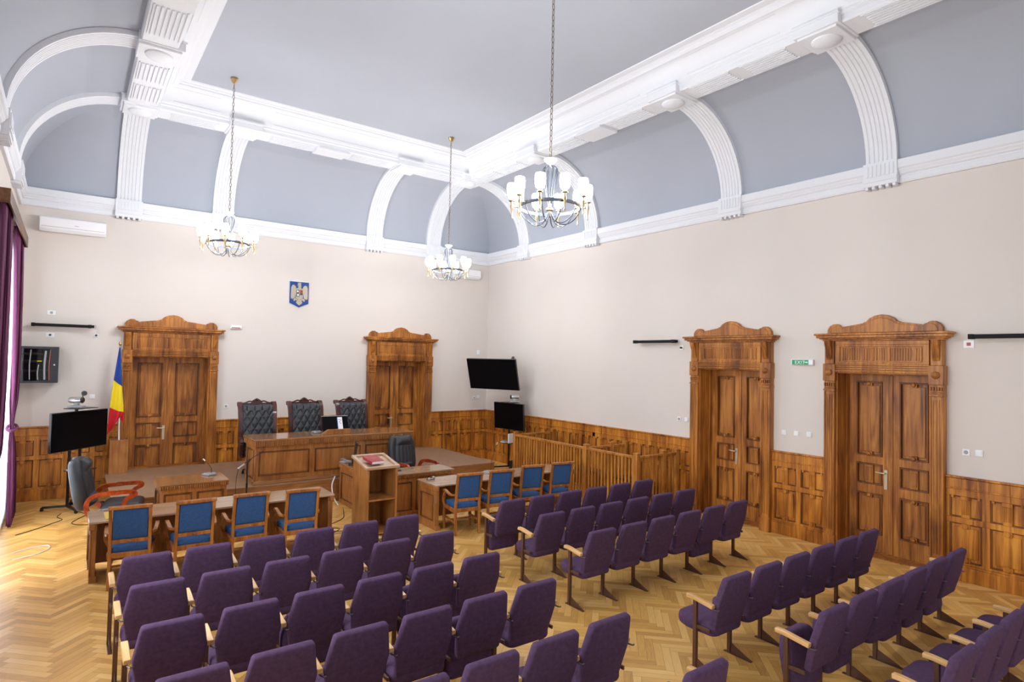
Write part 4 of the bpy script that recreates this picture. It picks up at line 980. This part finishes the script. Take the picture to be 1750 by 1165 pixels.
# ================================================================== THINGS ON THE BENCH AND DESKS
TZ = DZ+BH+0.003
t = thing('monitor', 'tilted black monitor with a white and blue sticker on the judges bench', 'monitor', (4.45, 12.02, TZ), -0.10)
o = MB().box(-0.26, 0.26, -0.012, 0.018, 0, 0.34).build('screen_panel', 'screen', t, bevel=0.004, loc=(0, 0, 0.03), rot=(-0.5, 0, 0))
MB().box(-0.265, 0.265, -0.014, 0.02, 0.335, 0.345).build('top_edge', 'silver', o, bevel=0.002)
MB().box(0.05, 0.145, -0.016, -0.012, 0.03, 0.31).build('white_sticker', 'white', o)
MB().box(0.035, 0.052, -0.016, -0.012, 0.03, 0.31).build('blue_strip', 'emblue', o)
m = MB()
for q in ((0.07, 0.25), (0.10, 0.24), (0.075, 0.20), (0.095, 0.17)): m.box(q[0], q[0]+0.02, -0.0175, -0.016, q[1], q[1]+0.012)
m.build('sticker_mark', 'emdark', o)
MB().box(-0.10, 0.10, 0.03, 0.22, 0, 0.02).build('monitor_foot', 'black', t, bevel=0.004)
MB().sweep([(0, 0.12, 0.01), (0, 0.10, 0.18)], rect(0.03, 0.015)).build('monitor_neck', 'black', t)
t = thing('wooden_wedge', 'low oak sloping block in front of the tilted monitor on the judges bench', 'block', (4.12, 11.86, TZ))
MB().prism([(0, 0), (0.57, 0), (0.57, 0.095), (0.12, 0.095), (0.0, 0.02)], 'y', 0, 0.09).build('block', 'bench', t, bevel=0.004)
def gooseneck_mic(label, loc, rz, stem, base=(0.075, 0.095)):
    t = thing('table_microphone', label, 'microphone', loc, rz, 'conference microphones on the desks')
    m = MB(); m.prism([(-base[1], 0), (base[1], 0), (base[1], 0.02), (-base[1]*0.2, 0.045), (-base[1], 0.03)], 'x', -base[0], base[0]); m.build('base', 'grey', t, bevel=0.006)
    for s in (-0.04, 0.0, 0.04): MB().box(s-0.012, s+0.012, base[1]*0.3, base[1]*0.75, 0.022, 0.034).build('button', 'silver', t, bevel=0.002)
    m = MB(); m.tube(crom(stem, 5), 0.0045, 6); g = m.build('gooseneck', 'black', t, smooth=True)
    e = Vector(stem[-1]); d = (e-Vector(stem[-2])).normalized(); m = MB(); m.tube([e, e+d*0.05], 0.011, 8); m.build('microphone_head', 'silver' if 'silver' in label else 'black', g, smooth=True)
    return t
gooseneck_mic('silver-headed gooseneck microphone on the small glossy desk', (2.02, 11.42, 0.777), 0.5, [(0, -0.06, 0.03), (-0.01, -0.06, 0.12), (-0.05, -0.03, 0.20), (-0.09, 0.0, 0.25)])
gooseneck_mic('silver-headed tall gooseneck microphone on the right counsel table between two blue chairs', (6.37, 9.30, 0.752), 0.2, [(0, -0.05, 0.03), (0.02, -0.05, 0.2), (0.10, -0.03, 0.36), (0.20, 0, 0.50)])
gooseneck_mic('low dark microphone unit near the monitor on the judges bench', (4.12, 12.25, TZ+0.002), 0.1, [(0, -0.05, 0.03), (-0.03, -0.03, 0.07), (-0.08, 0, 0.085)])
t = thing('headset', 'black headset lying on the left end of the right counsel table', 'headset', (5.15, 9.28, 0.755), 0.6)
m = MB(); m.tube([(0.09*math.cos(a), 0.07*math.sin(a), 0.01) for a in [k*PI/10 for k in range(-1, 16)]], 0.007, 6); m.build('headband', 'black', t, smooth=True)
for s in (-1, 1): MB().ball((s*0.08, -0.01, 0.022), 0.03, 10, 6, 0.7).build('ear_cup', 'grey', t, smooth=True)
t = thing('computer_monitor', 'thin dark monitor seen edge-on at the left end of the clerk desk', 'monitor', (4.50, 11.18, 0.777), math.radians(70))
MB().box(-0.22, 0.22, -0.018, 0.018, 0.08, 0.44).build('screen_panel', 'black', t, bevel=0.005, rot=(0.12, 0, 0))
m = MB(); m.box(-0.10, 0.10, -0.09, 0.09, 0, 0.012); m.box(-0.025, 0.025, 0.0, 0.03, 0.01, 0.12); m.build('monitor_foot', 'black', t, bevel=0.004)
t = thing('telephone', 'dark desk telephone with coiled cord beside the clerk monitor', 'telephone', (4.46, 11.47, 0.777), 0.3)
m = MB(); m.box(-0.09, 0.09, -0.08, 0.08, 0, 0.035); m.build('base', 'grey', t, bevel=0.008); m = MB(); m.tube(crom([(-0.06, -0.08, 0.06), (-0.06, 0, 0.075), (-0.06, 0.08, 0.06)], 4), 0.018, 8); m.build('handset', 'silver', t, smooth=True)
t = thing('computer_mouse', 'small black mouse on the clerk desk top right of the lectern', 'mouse', (4.98, 10.16, 0.777), 0.4)
MB().ball((0, 0, 0.012), 0.04, 12, 8, 0.35).build('body', 'black', t, smooth=True)
t = thing('notebook', 'yellow paper lying at the left end of the left counsel table', 'paper', (0.45, 9.32, 0.752), 0.0)
MB().box(-0.0, 0.16, -0.2, 0.2, 0, 0.003).build('sheet', plain('yellow_paper', (0.62, 0.42, 0.06), 0.6), t)
t = thing('cable_coil', 'small coiled grey cable on the far edge of the left counsel table', 'cable', (0.44, 9.64, 0.754), 0)
m = MB()
for k in range(2): m.tube([(0.045*math.cos(a)+k*0.05, 0.03*math.sin(a), 0.006+k*0.004) for a in [q*2*PI/14 for q in range(14)]], 0.005, 6, closed=True)
m.build('loops', 'grey', t, smooth=True)
t = thing('microphone_stand', 'black floor microphone stand before the left end of the judges bench', 'microphone stand', (2.63, 11.40, 0), 0)
m = MB(); m.lathe([(0, 0), (0.13, 0), (0.13, 0.012), (0.02, 0.03), (0.012, 0.04), (0, 0.04)], seg=20); m.build('base', 'black', t, smooth=True, ang=40)
m = MB(); m.tube([(0, 0, 0.03), (0, 0, 0.95)], 0.012, 8); m.tube([(0, 0, 0.5), (0, 0, 0.58)], 0.018, 8); m.build('pole', 'black', t, smooth=True)
m = MB(); m.tube([(-0.06, 0, 0.92), (0.0, 0, 0.97), (0.26, 0, 1.12)], 0.007, 8); m.tube([(-0.02, 0, 0.93), (0.04, 0, 1.0)], 0.02, 8); m.build('boom', 'black', t, smooth=True)
m = MB(); m.tube([(-0.05, 0, 0.92), (-0.14, -0.01, 0.86)], 0.014, 8); m.ball((-0.15, -0.01, 0.85), 0.02, 8, 6); m.build('microphone', 'silver', t, smooth=True)
m = MB(); m.tube(crom([(-0.15, -0.01, 0.84), (-0.18, 0, 0.6), (-0.17, 0, 0.2), (-0.1, 0.05, 0.01)], 5), 0.004, 6); m.build('cord', 'black', t, smooth=True)

# ================================================================== FLAG
t = thing('flag_box', 'plain oak box holding the flagpole, standing on the dais beside the wide back door', 'box', (0.72, 14.16, DZ))
m = MB(); m.box(0, 0.31, 0, 0.02, 0, 0.66); m.box(0, 0.02, 0.02, 0.32, 0, 0.66); m.box(0.29, 0.31, 0.02, 0.32, 0, 0.66); m.box(0.02, 0.29, 0.30, 0.32, 0, 0.66); m.box(0.02, 0.29, 0.02, 0.30, 0, 0.02); m.box(0.02, 0.29, 0.02, 0.30, 0.62, 0.64); m.build('box_body', 'bench', t, bevel=0.003)
t = thing('flag', 'draped blue, yellow and red flag on a white pole beside the wide back door', 'flag', (0.875, 14.30, DZ))
o = MB().tube([(0, 0, 0.64), (-0.045, 0, 2.50)], 0.014, 10).build('pole', 'white', t, smooth=True)
MB().lathe([(0, 2.50), (0.02, 2.50), (0.012, 2.52), (0.028, 2.555), (0.016, 2.59), (0, 2.62)], (-0.045, 0, 0), 12).build('finial', 'brass', t, smooth=True)
def cloth(Lp, Rp, bands, yb, name, parent, amp=0.03, nf=3):
    """cloth between a left and a right edge curve (x, z); colour by distance along the edges"""
    n = 14; A = crom([(x, 0, z) for x, z in Lp], n); B = crom([(x, 0, z) for x, z in Rp], n); NX = 18; m = MB(); vs = []; fs = []; mi = []
    for j in range(len(A)):
        v = j/(len(A)-1)
        for i in range(NX+1):
            u = i/NX; p = Vector(A[j]).lerp(Vector(B[j]), u)
            vs.append((p[0], yb-amp*(0.3+v)*math.sin(u*PI*2*nf+v*2.5), p[2]-0.02*math.sin(u*PI)*v))
    q = NX+1
    for j in range(len(A)-1):
        for i in range(NX): fs.append((j*q+i, j*q+i+1, (j+1)*q+i+1, (j+1)*q+i)); v = (j+.5)/(len(A)-1); mi.append(0 if v < bands[0] else (1 if v < bands[1] else 2))
    m.add(vs, fs); m.mi = mi
    o = m.build(name, ['flagblue', 'flagyellow', 'flagred'], parent, smooth=True, ang=80)
    sd = o.modifiers.new('thick', 'SOLIDIFY'); sd.thickness = 0.006
    return o
cloth([(-0.058, 2.49), (-0.132, 1.841), (-0.177, 1.304), (-0.20, 0.771)], [(-0.036, 2.49), (0.017, 1.716), (0.056, 1.205), (-0.01, 1.099)], (0.333, 0.667), -0.05, 'flag_cloth', t, 0.028, 1.5)
cloth([(-0.02, 1.80), (0.0, 1.55), (0.0, 1.30), (-0.02, 1.12)], [(0.015, 1.80), (0.045, 1.50), (0.065, 1.20), (0.075, 1.00)], (0.5, 0.52), 0.03, 'rear_fold', t, 0.012, 1)
# ================================================================== EMBLEM
t = thing('coat_of_arms', 'blue shield-shaped coat of arms with a pale eagle, high on the back wall', 'emblem', (4.40, YB-0.002, 4.31))
sh = [(-0.225, 0.305), (0.225, 0.305), (0.225, -0.21), (0.0, -0.31), (-0.225, -0.21)]
MB().prism([(x*1.05, z*1.04) for x, z in sh], 'y', -0.03, 0).build('white_backing', 'white', t, bevel=0.004)
MB().prism(sh, 'y', -0.042, -0.028).build('blue_field', 'emblue', t, bevel=0.003)
def em(name, poly, mat, d0, d1): return MB().prism(poly, 'y', -d1, -d0).build(name, mat, t, bevel=0.002, bseg=1)
for s in (-1, 1):
    em('wing', [(s*x, z) for x, z in [(0.07, 0.12), (0.09, 0.19), (0.13, 0.225), (0.17, 0.215), (0.195, 0.16), (0.20, -0.02), (0.195, -0.12), (0.175, -0.09), (0.16, -0.13), (0.14, -0.09), (0.12, -0.12), (0.105, -0.07), (0.09, 0.03)]], 'emgold', 0.04, 0.056)
    em('talon', [(s*x, z) for x, z in [(0.04, -0.10), (0.10, -0.09), (0.14, -0.13), (0.12, -0.17), (0.08, -0.14), (0.05, -0.15)]], 'emgold', 0.04, 0.052)
em('eagle_body', [(-0.09, 0.13), (-0.03, 0.16), (0.03, 0.16), (0.09, 0.13), (0.09, -0.08), (0, -0.13), (-0.09, -0.08)], 'emgold', 0.04, 0.054)
em('eagle_neck', [(-0.03, 0.14), (-0.03, 0.22), (-0.055, 0.20), (-0.05, 0.235), (-0.015, 0.265), (0.03, 0.255), (0.04, 0.20), (0.035, 0.14)], 'emgold', 0.04, 0.06)
em('crown', [(-0.045, 0.255), (-0.05, 0.285), (-0.02, 0.275), (0.0, 0.295), (0.02, 0.275), (0.04, 0.285), (0.035, 0.255)], 'emgold', 0.05, 0.064)
em('quarter_dark', [(-0.07, 0.11), (-0.005, 0.11), (-0.005, 0.03), (-0.07, 0.03)], 'emdark', 0.054, 0.060)
em('quarter_red', [(0.01, 0.11), (0.075, 0.11), (0.075, 0.04), (0.01, 0.04)], 'emred', 0.054, 0.060)
em('quarter_blue', [(0.01, 0.035), (0.075, 0.035), (0.075, -0.01), (0.01, -0.01)], 'emdark', 0.054, 0.060)
em('quarter_lower', [(-0.07, 0.025), (-0.005, 0.025), (-0.005, -0.06), (-0.07, -0.05)], 'emdark', 0.054, 0.060)
em('small_beast', [(-0.06, 0.10), (-0.03, 0.09), (-0.015, 0.05), (-0.04, 0.06), (-0.055, 0.04)], 'white', 0.06, 0.065)
em('small_cross', [(-0.055, 0.01), (-0.02, 0.01), (-0.02, -0.02), (-0.03, -0.05), (-0.05, -0.03)], 'white', 0.06, 0.065)
em('tail_fan', [(-0.035, -0.12), (0.035, -0.12), (0.08, -0.19), (0.045, -0.23), (0, -0.26), (-0.045, -0.23), (-0.08, -0.19)], 'emgold', 0.042, 0.056)

# ================================================================== WALL FITTINGS
def air_con(label, cx, z, w=1.05, h=0.28):
    t = thing('air_conditioner', label, 'air conditioner', (cx, YB-0.001, z), 0, 'wall air conditioners')
    MB().prism([(0, 0.02), (-0.13, 0.0), (-0.20, 0.05), (-0.215, 0.10), (-0.20, h-0.02), (-0.17, h), (0, h)], 'x', -w/2, w/2).build('body', 'white', t, bevel=0.01)
    MB().box(-w/2+0.03, w/2-0.03, -0.214, -0.20, 0.082, 0.088).build('vent_gap', 'grey', t)
    MB().prism([(-0.13, -0.004), (-0.205, 0.05), (-0.203, 0.058), (-0.125, 0.003)], 'x', -w/2+0.05, w/2-0.05).build('flap', 'white', t)
    MB().box(0.02, 0.08, -0.212, -0.209, 0.135, 0.145).build('badge', 'grey', t)
air_con('white air conditioner under the cornice at the left end of the back wall', 0.0, 5.13)
air_con('white air conditioner in the back right corner, partly behind the farthest chandelier', 8.95, 5.13)
def dark_bar(label, loc, rz, L):
    t = thing('wall_bar', label, 'wall bar', loc, rz, 'long black bars fixed to the walls')
    m = MB(); m.box(-L/2, L/2, -0.17, -0.08, 0, 0.055); m.box(-L/2, -L/2+0.06, -0.175, -0.075, -0.006, 0.06); m.box(L/2-0.1, L/2-0.04, -0.175, -0.075, -0.006, 0.06); m.build('housing', 'barblack', t, bevel=0.005)
    for s in (-1, 1): MB().box(s*L*0.36-0.015, s*L*0.36+0.015, -0.09, 0, 0.01, 0.05).build('mounting_arm', 'white', t)
    m = MB(); m.tube(crom([(L/2-0.05, -0.12, 0.05), (L/2+0.02, -0.08, 0.07), (L/2+0.03, -0.01, 0.0), (L/2+0.03, -0.01, -0.10)], 4), 0.004, 6); m.build('cord', 'white', t, smooth=True)
    return t
dark_bar('long slim black bar on the back wall above the network cabinet', (-0.09, YB, 3.31), 0, 0.98)
dark_bar('slim black bar on the right wall left of the first side door', (XR, 8.27, 3.27), -PI/2, 1.11)
dark_bar('slim black bar on the right wall cut by the right edge of the photo', (XR, 2.30, 3.27), -PI/2, 1.15)
# network cabinet
t = thing('network_cabinet', 'black wall cabinet with a glass door and cables inside, beside the curtain', 'cabinet', (-0.46, YB, 2.24))
m = MB(); m.box(-0.32, 0.32, -0.36, 0, 0, 0.02); m.box(-0.32, 0.32, -0.36, 0, 0.66, 0.68); m.box(-0.32, -0.30, -0.36, 0, 0, 0.68); m.box(0.30, 0.32, -0.36, 0, 0, 0.68); m.box(-0.3, 0.3, -0.02, 0, 0, 0.68); m.build('case', 'barblack', t, bevel=0.003)
d = MB(); d.box(-0.32, 0.32, -0.375, -0.362, 0, 0.04); d.box(-0.32, 0.32, -0.375, -0.362, 0.64, 0.68); d.box(-0.32, -0.28, -0.375, -0.362, 0, 0.68); d.box(0.20, 0.32, -0.375, -0.362, 0, 0.68); do = d.build('door', plain('dark_blue_grey_steel', (0.018, 0.021, 0.030), 0.5), t, bevel=0.002)
MB().box(-0.28, 0.20, -0.371, -0.367, 0.04, 0.64).build('door_glass', 'cabglass', do)
MB().lathe([(0, -0.385), (0.015, -0.383), (0.015, -0.374)], (0.26, 0, 0.34), 10, 'y').build('lock', 'silver', do, smooth=True)
for x, w_, h0, h1, mt in ((-0.10, 0.016, 0.06, 0.62, 'grey'), (0.02, 0.016, 0.06, 0.34, 'grey'), (0.12, 0.03, 0.06, 0.60, 'grey'), (0.19, 0.012, 0.05, 0.63, 'orange')):
    MB().sweep(crom([(x, -0.33, h0), (x-0.008, -0.335, (h0+h1)/2), (x+0.006, -0.33, h1)], 3), rect(w_/2, 0.006), up=(0, 1, 0)).build('cable', mt, t)
m = MB()
for z in (0.2, 0.38, 0.52): m.box(-0.28, 0.28, -0.30, -0.10, z, z+0.04)
m.build('switch_unit', 'barblack', t, bevel=0.003)
m = MB(); m.box(0.0, 0.07, -0.302, -0.30, 0.40, 0.412); m.build('yellow_label', 'flagyellow', t)
def wall_box(name, label, cat, wall, a, z, kind='socket', w=0.085, h=0.085, group=None):
    loc, rz = ((a, YB, z), 0) if wall == 'b' else ((XR, a, z), -PI/2)
    t = thing(name, label, cat, loc, rz, group)
    MB().box(-w/2, w/2, -0.014, 0, -h/2, h/2).build('plate', 'white', t, bevel=0.003)
    if kind == 'socket': MB().lathe([(0.0, -0.0145), (0.022, -0.0145), (0.024, -0.017), (0.026, -0.0145), (0.027, -0.013)], (0, 0, 0), 16, 'y').build('socket_ring', 'grey', t, smooth=True)
    elif kind == 'plug': MB().lathe([(0, -0.05), (0.018, -0.05), (0.022, -0.013)], (0, 0, 0), 12, 'y').build('plug', 'black', t, smooth=True)
    elif kind == 'switch': MB().box(-w*0.33, w*0.33, -0.020, -0.012, -h*0.33, h*0.33).build('rocker', 'white', t, bevel=0.002)
    elif kind == 'red': MB().box(-0.022, 0.022, -0.024, -0.012, -0.022, 0.022).build('red_window', 'emred', t, bevel=0.002)
    return t
WB = [('wall_socket', 'white socket above the black bar at the left end of the back wall', 'socket', 'b', -0.285, 3.58, 'socket', .13, .085),
      ('wall_socket', 'white socket with black plug between the black bar and the network cabinet', 'socket', 'b', -0.29, 3.15, 'plug', .13, .085),
      ('wall_socket', 'small socket with black plug at the right end of the left black bar', 'socket', 'b', 0.44, 3.17, 'plug', .07, .07),
      ('wall_switch', 'blank white plate on the back wall above the left television', 'switch', 'b', 0.42, 1.95, 'switch', .09, .09),
      ('wall_socket', 'white socket just right of the wide back door', 'socket', 'b', 2.88, 1.69, 'socket', .085, .085),
      ('wall_sensor', 'white wall box high in the back right corner above the televisions', 'sensor', 'b', 9.57, 3.06, 'switch', .09, .12),
      ('wall_socket', 'left socket of the pair under the high corner television', 'socket', 'b', 9.46, 1.75, 'socket', .085, .085),
      ('wall_switch', 'right switch of the pair under the high corner television', 'switch', 'b', 9.60, 1.77, 'switch', .085, .085),
      ('wall_socket', 'small socket with black plug beside the black bar left of the first side door', 'socket', 'r', 7.68, 3.17, 'plug', .09, .09),
      ('wall_socket', 'socket left of the first side door, farther from the door frame', 'socket', 'r', 7.72, 1.75, 'socket', .085, .085),
      ('wall_switch', 'blank plate left of the first side door, nearer the door frame', 'switch', 'r', 7.545, 1.75, 'switch', .085, .085),
      ('wall_switch', 'leftmost of three white switches under the exit sign', 'switch', 'r', 5.53, 1.72, 'switch', .085, .085),
      ('wall_switch', 'middle one of three white switches under the exit sign', 'switch', 'r', 5.315, 1.725, 'switch', .085, .085),
      ('wall_switch', 'rightmost of three white switches under the exit sign', 'switch', 'r', 5.10, 1.73, 'switch', .085, .085),
      ('wall_socket', 'socket right of the nearest side door, beside the door frame', 'socket', 'r', 2.945, 1.73, 'socket', .085, .085),
      ('wall_switch', 'blank plate right of the nearest side door, farther from the frame', 'switch', 'r', 2.80, 1.735, 'switch', .085, .085),
      ('call_point', 'white box with a red square right of the nearest side door', 'alarm box', 'r', 2.91, 3.20, 'red', .12, .10)]
for q in WB: wall_box(*q)
t = thing('emergency_light', 'small white emergency light right of the wide back door pediment', 'light', (3.03, YB, 3.42))
MB().box(-0.12, 0.12, -0.06, 0, 0, 0.085).build('housing', 'white', t, bevel=0.012); MB().box(-0.10, 0.08, -0.063, -0.058, 0.015, 0.035).build('red_strip', 'emred', t)
t = thing('exit_sign', 'green illuminated exit sign between the two side doors', 'sign', (XR, 5.21, 2.87), -PI/2)
MB().box(-0.19, 0.19, -0.05, 0, 0, 0.095).build('housing', 'white', t, bevel=0.012)
MB().box(-0.165, 0.115, -0.054, -0.048, 0.008, 0.087).build('green_panel', 'green', t, bevel=0.003)
fc = bpy.data.curves.new('exit_lettering', 'FONT'); fc.body = 'EXIT'; fc.size = 0.078; fc.extrude = 0.001; fc.align_x = 'LEFT'; fc.space_character = 1.12
fo = bpy.data.objects.new('exit_lettering', fc); COL.objects.link(fo); fo.parent = t; fo.location = (-0.115, -0.0555, 0.02); fo.rotation_euler = (PI/2, 0, 0); fc.materials.append(MT['white'])
bpy.context.view_layer.update()
me = bpy.data.meshes.new_from_object(fo.evaluated_get(bpy.context.evaluated_depsgraph_get())); fm = bpy.data.objects.new('lettering', me); COL.objects.link(fm)
fm.parent = t; fm.location = fo.location; fm.rotation_euler = fo.rotation_euler; bpy.data.objects.remove(fo)
MB().prism([(0.05, 0.042), (0.085, 0.042), (0.085, 0.03), (0.108, 0.048), (0.085, 0.066), (0.085, 0.054), (0.05, 0.054)], 'y', -0.057, -0.054).build('arrow', 'white', t)

# ================================================================== WINDOW DRESSING
t = thing('curtain_pelmet', 'boxy walnut pelmet above the plum curtains at the left edge', 'pelmet', (XL, 8.95, 4.53))
m = MB(); m.box(0.235, 0.257, 0, 3.72, 0, 0.17); m.box(0, 0.257, 3.70, 3.725, 0, 0.17); m.box(0, 0.257, 0.0, 0.025, 0, 0.17); m.box(0, 0.24, 0.02, 3.71, 0.15, 0.17); m.build('board', 'walnut', t, bevel=0.004)
def drape(name, label, rows, y0n, folds, amp, mat, loc=(0, 0, 0), group=None, thick=0.004, cat='curtain'):
    """rows: (z, ya, yb, x) top to bottom"""
    NZ = 60; NX = folds*10; vs = []; fs = []
    P = crom([(r[0], r[1], r[2]) for r in rows], 12); X = crom([(r[0], r[3], 0) for r in rows], 12); n = len(P)
    for j in range(n):
        z, a, b = P[j]; x0 = X[j][1]
        for i in range(NX+1):
            u = i/NX; k = amp*min(1.0, (b-a)/(rows[0][2]-rows[0][1])+0.35)
            vs.append((x0+k*math.sin(u*2*PI*folds+0.6*math.sin(j*0.07+u*9)), a+(b-a)*u+0.02*math.sin(u*4*PI*folds), z))
    q = NX+1
    for j in range(n-1):
        for i in range(NX): fs.append((j*q+i, j*q+i+1, (j+1)*q+i+1, (j+1)*q+i))
    o = MB().add(vs, fs).build(name, mat, None, smooth=True, ang=80)
    md = o.modifiers.new('thick', 'SOLIDIFY'); md.thickness = thick
    return tag(o, label, cat, group)
drape('curtain', 'near plum curtain drawn aside at the left edge, looped back low down', [(4.66, 9.0, 10.15, -0.67), (3.7, 9.0, 10.40, -0.67), (2.6, 9.0, 10.48, -0.67), (1.83, 9.0, 10.36, -0.67), (1.52, 9.0, 10.15, -0.67), (1.2, 8.95, 9.3, -0.69), (0.6, 8.9, 9.2, -0.71), (0.02, 8.9, 9.3, -0.72)], 0, 9, 0.035, 'curtain', group='plum curtains at the window')
drape('curtain', 'far plum curtain tied at waist height, nearest the network cabinet', [(4.66, 11.3, 12.6, -0.67), (3.5, 11.8, 13.05, -0.67), (2.6, 12.05, 13.2, -0.67), (2.1, 12.1, 13.0, -0.67), (1.63, 12.2, 12.5, -0.67), (1.25, 12.2, 13.0, -0.67), (0.65, 12.4, 13.5, -0.67), (0.02, 12.5, 13.75, -0.67)], 0, 8, 0.035, 'curtain', group='plum curtains at the window')
drape('sheer_curtain', 'white sheer curtain glowing between the plum curtains', [(4.66, 9.0, 12.6, -0.765), (2.5, 9.0, 13.3, -0.765), (0.03, 9.0, 13.4, -0.765)], 0, 26, 0.015, 'sheer', thick=0.002)
o = MB().tube([(-0.67+0.06*math.cos(a), 12.35+0.22*math.sin(a), 1.62+0.03*math.sin(a)) for a in [k*2*PI/24 for k in range(24)]], 0.022, 8, closed=True).build('curtain_tieback', 'curtain', None, smooth=True); tag(o, 'plum fabric tieback round the far curtain', 'tieback')

# ================================================================== CABLES ON THE FLOOR
def cable(label, pts, r, mat, name='floor_cable'):
    o = MB().tube(crom(pts, 8), r, 6).build(name, mat, None, smooth=True); return tag(o, label, 'cable', 'cables lying on the parquet')
Z = 0.006
cable('black cable running from the left screen stand to the curtains', [(0.0, 13.2, Z), (-0.05, 12.95, Z), (0.02, 12.7, Z), (-0.12, 12.5, Z), (-0.22, 12.35, Z), (-0.40, 12.15, Z), (-0.55, 12.0, Z)], 0.006, 'black')
cable('black cable running under the swivel chair to the left counsel table', [(0.2, 13.3, Z), (0.35, 12.9, Z), (0.22, 12.6, Z), (0.15, 12.35, Z), (0.3, 12.15, Z), (0.6, 12.1, Z), (1.0, 12.0-0.45, Z)], 0.006, 'black')
cable('white cable looped on the parquet at the foot of the near curtain', [(-0.52, 10.95, Z), (-0.35, 11.1, Z), (-0.15, 11.15, Z), (-0.12, 10.95, Z), (-0.25, 10.75, Z), (-0.5, 10.6, Z)], 0.007, 'white')
cable('black cable curving between the left counsel table and the clerk desk', [(3.45, 10.0, Z), (3.7, 10.1, Z), (4.0, 10.35, Z), (4.15, 10.7, Z), (4.25, 11.0, Z)], 0.006, 'black')
cable('grey cable lying straight before the lectern', [(3.4, 9.6, Z), (3.6, 9.5, Z), (3.8, 9.62, Z), (4.05, 9.7, Z), (4.3, 9.75, Z)], 0.006, 'grey')
cable('black cable bunched beside the lectern', [(3.4, 9.45, Z), (3.6, 9.62, Z), (3.72, 9.75, Z), (3.62, 9.85, Z), (3.55, 9.72, Z), (3.75, 9.6, Z), (4.3, 9.66, Z)], 0.006, 'black')
cable('white cables hanging between the dais and the clerk desk', [(4.30, 11.60, 0.5), (4.22, 11.52, 0.38), (4.2, 11.45, 0.25), (4.22, 11.40, 0.12), (4.27, 11.3, 0.008)], 0.012, 'white')
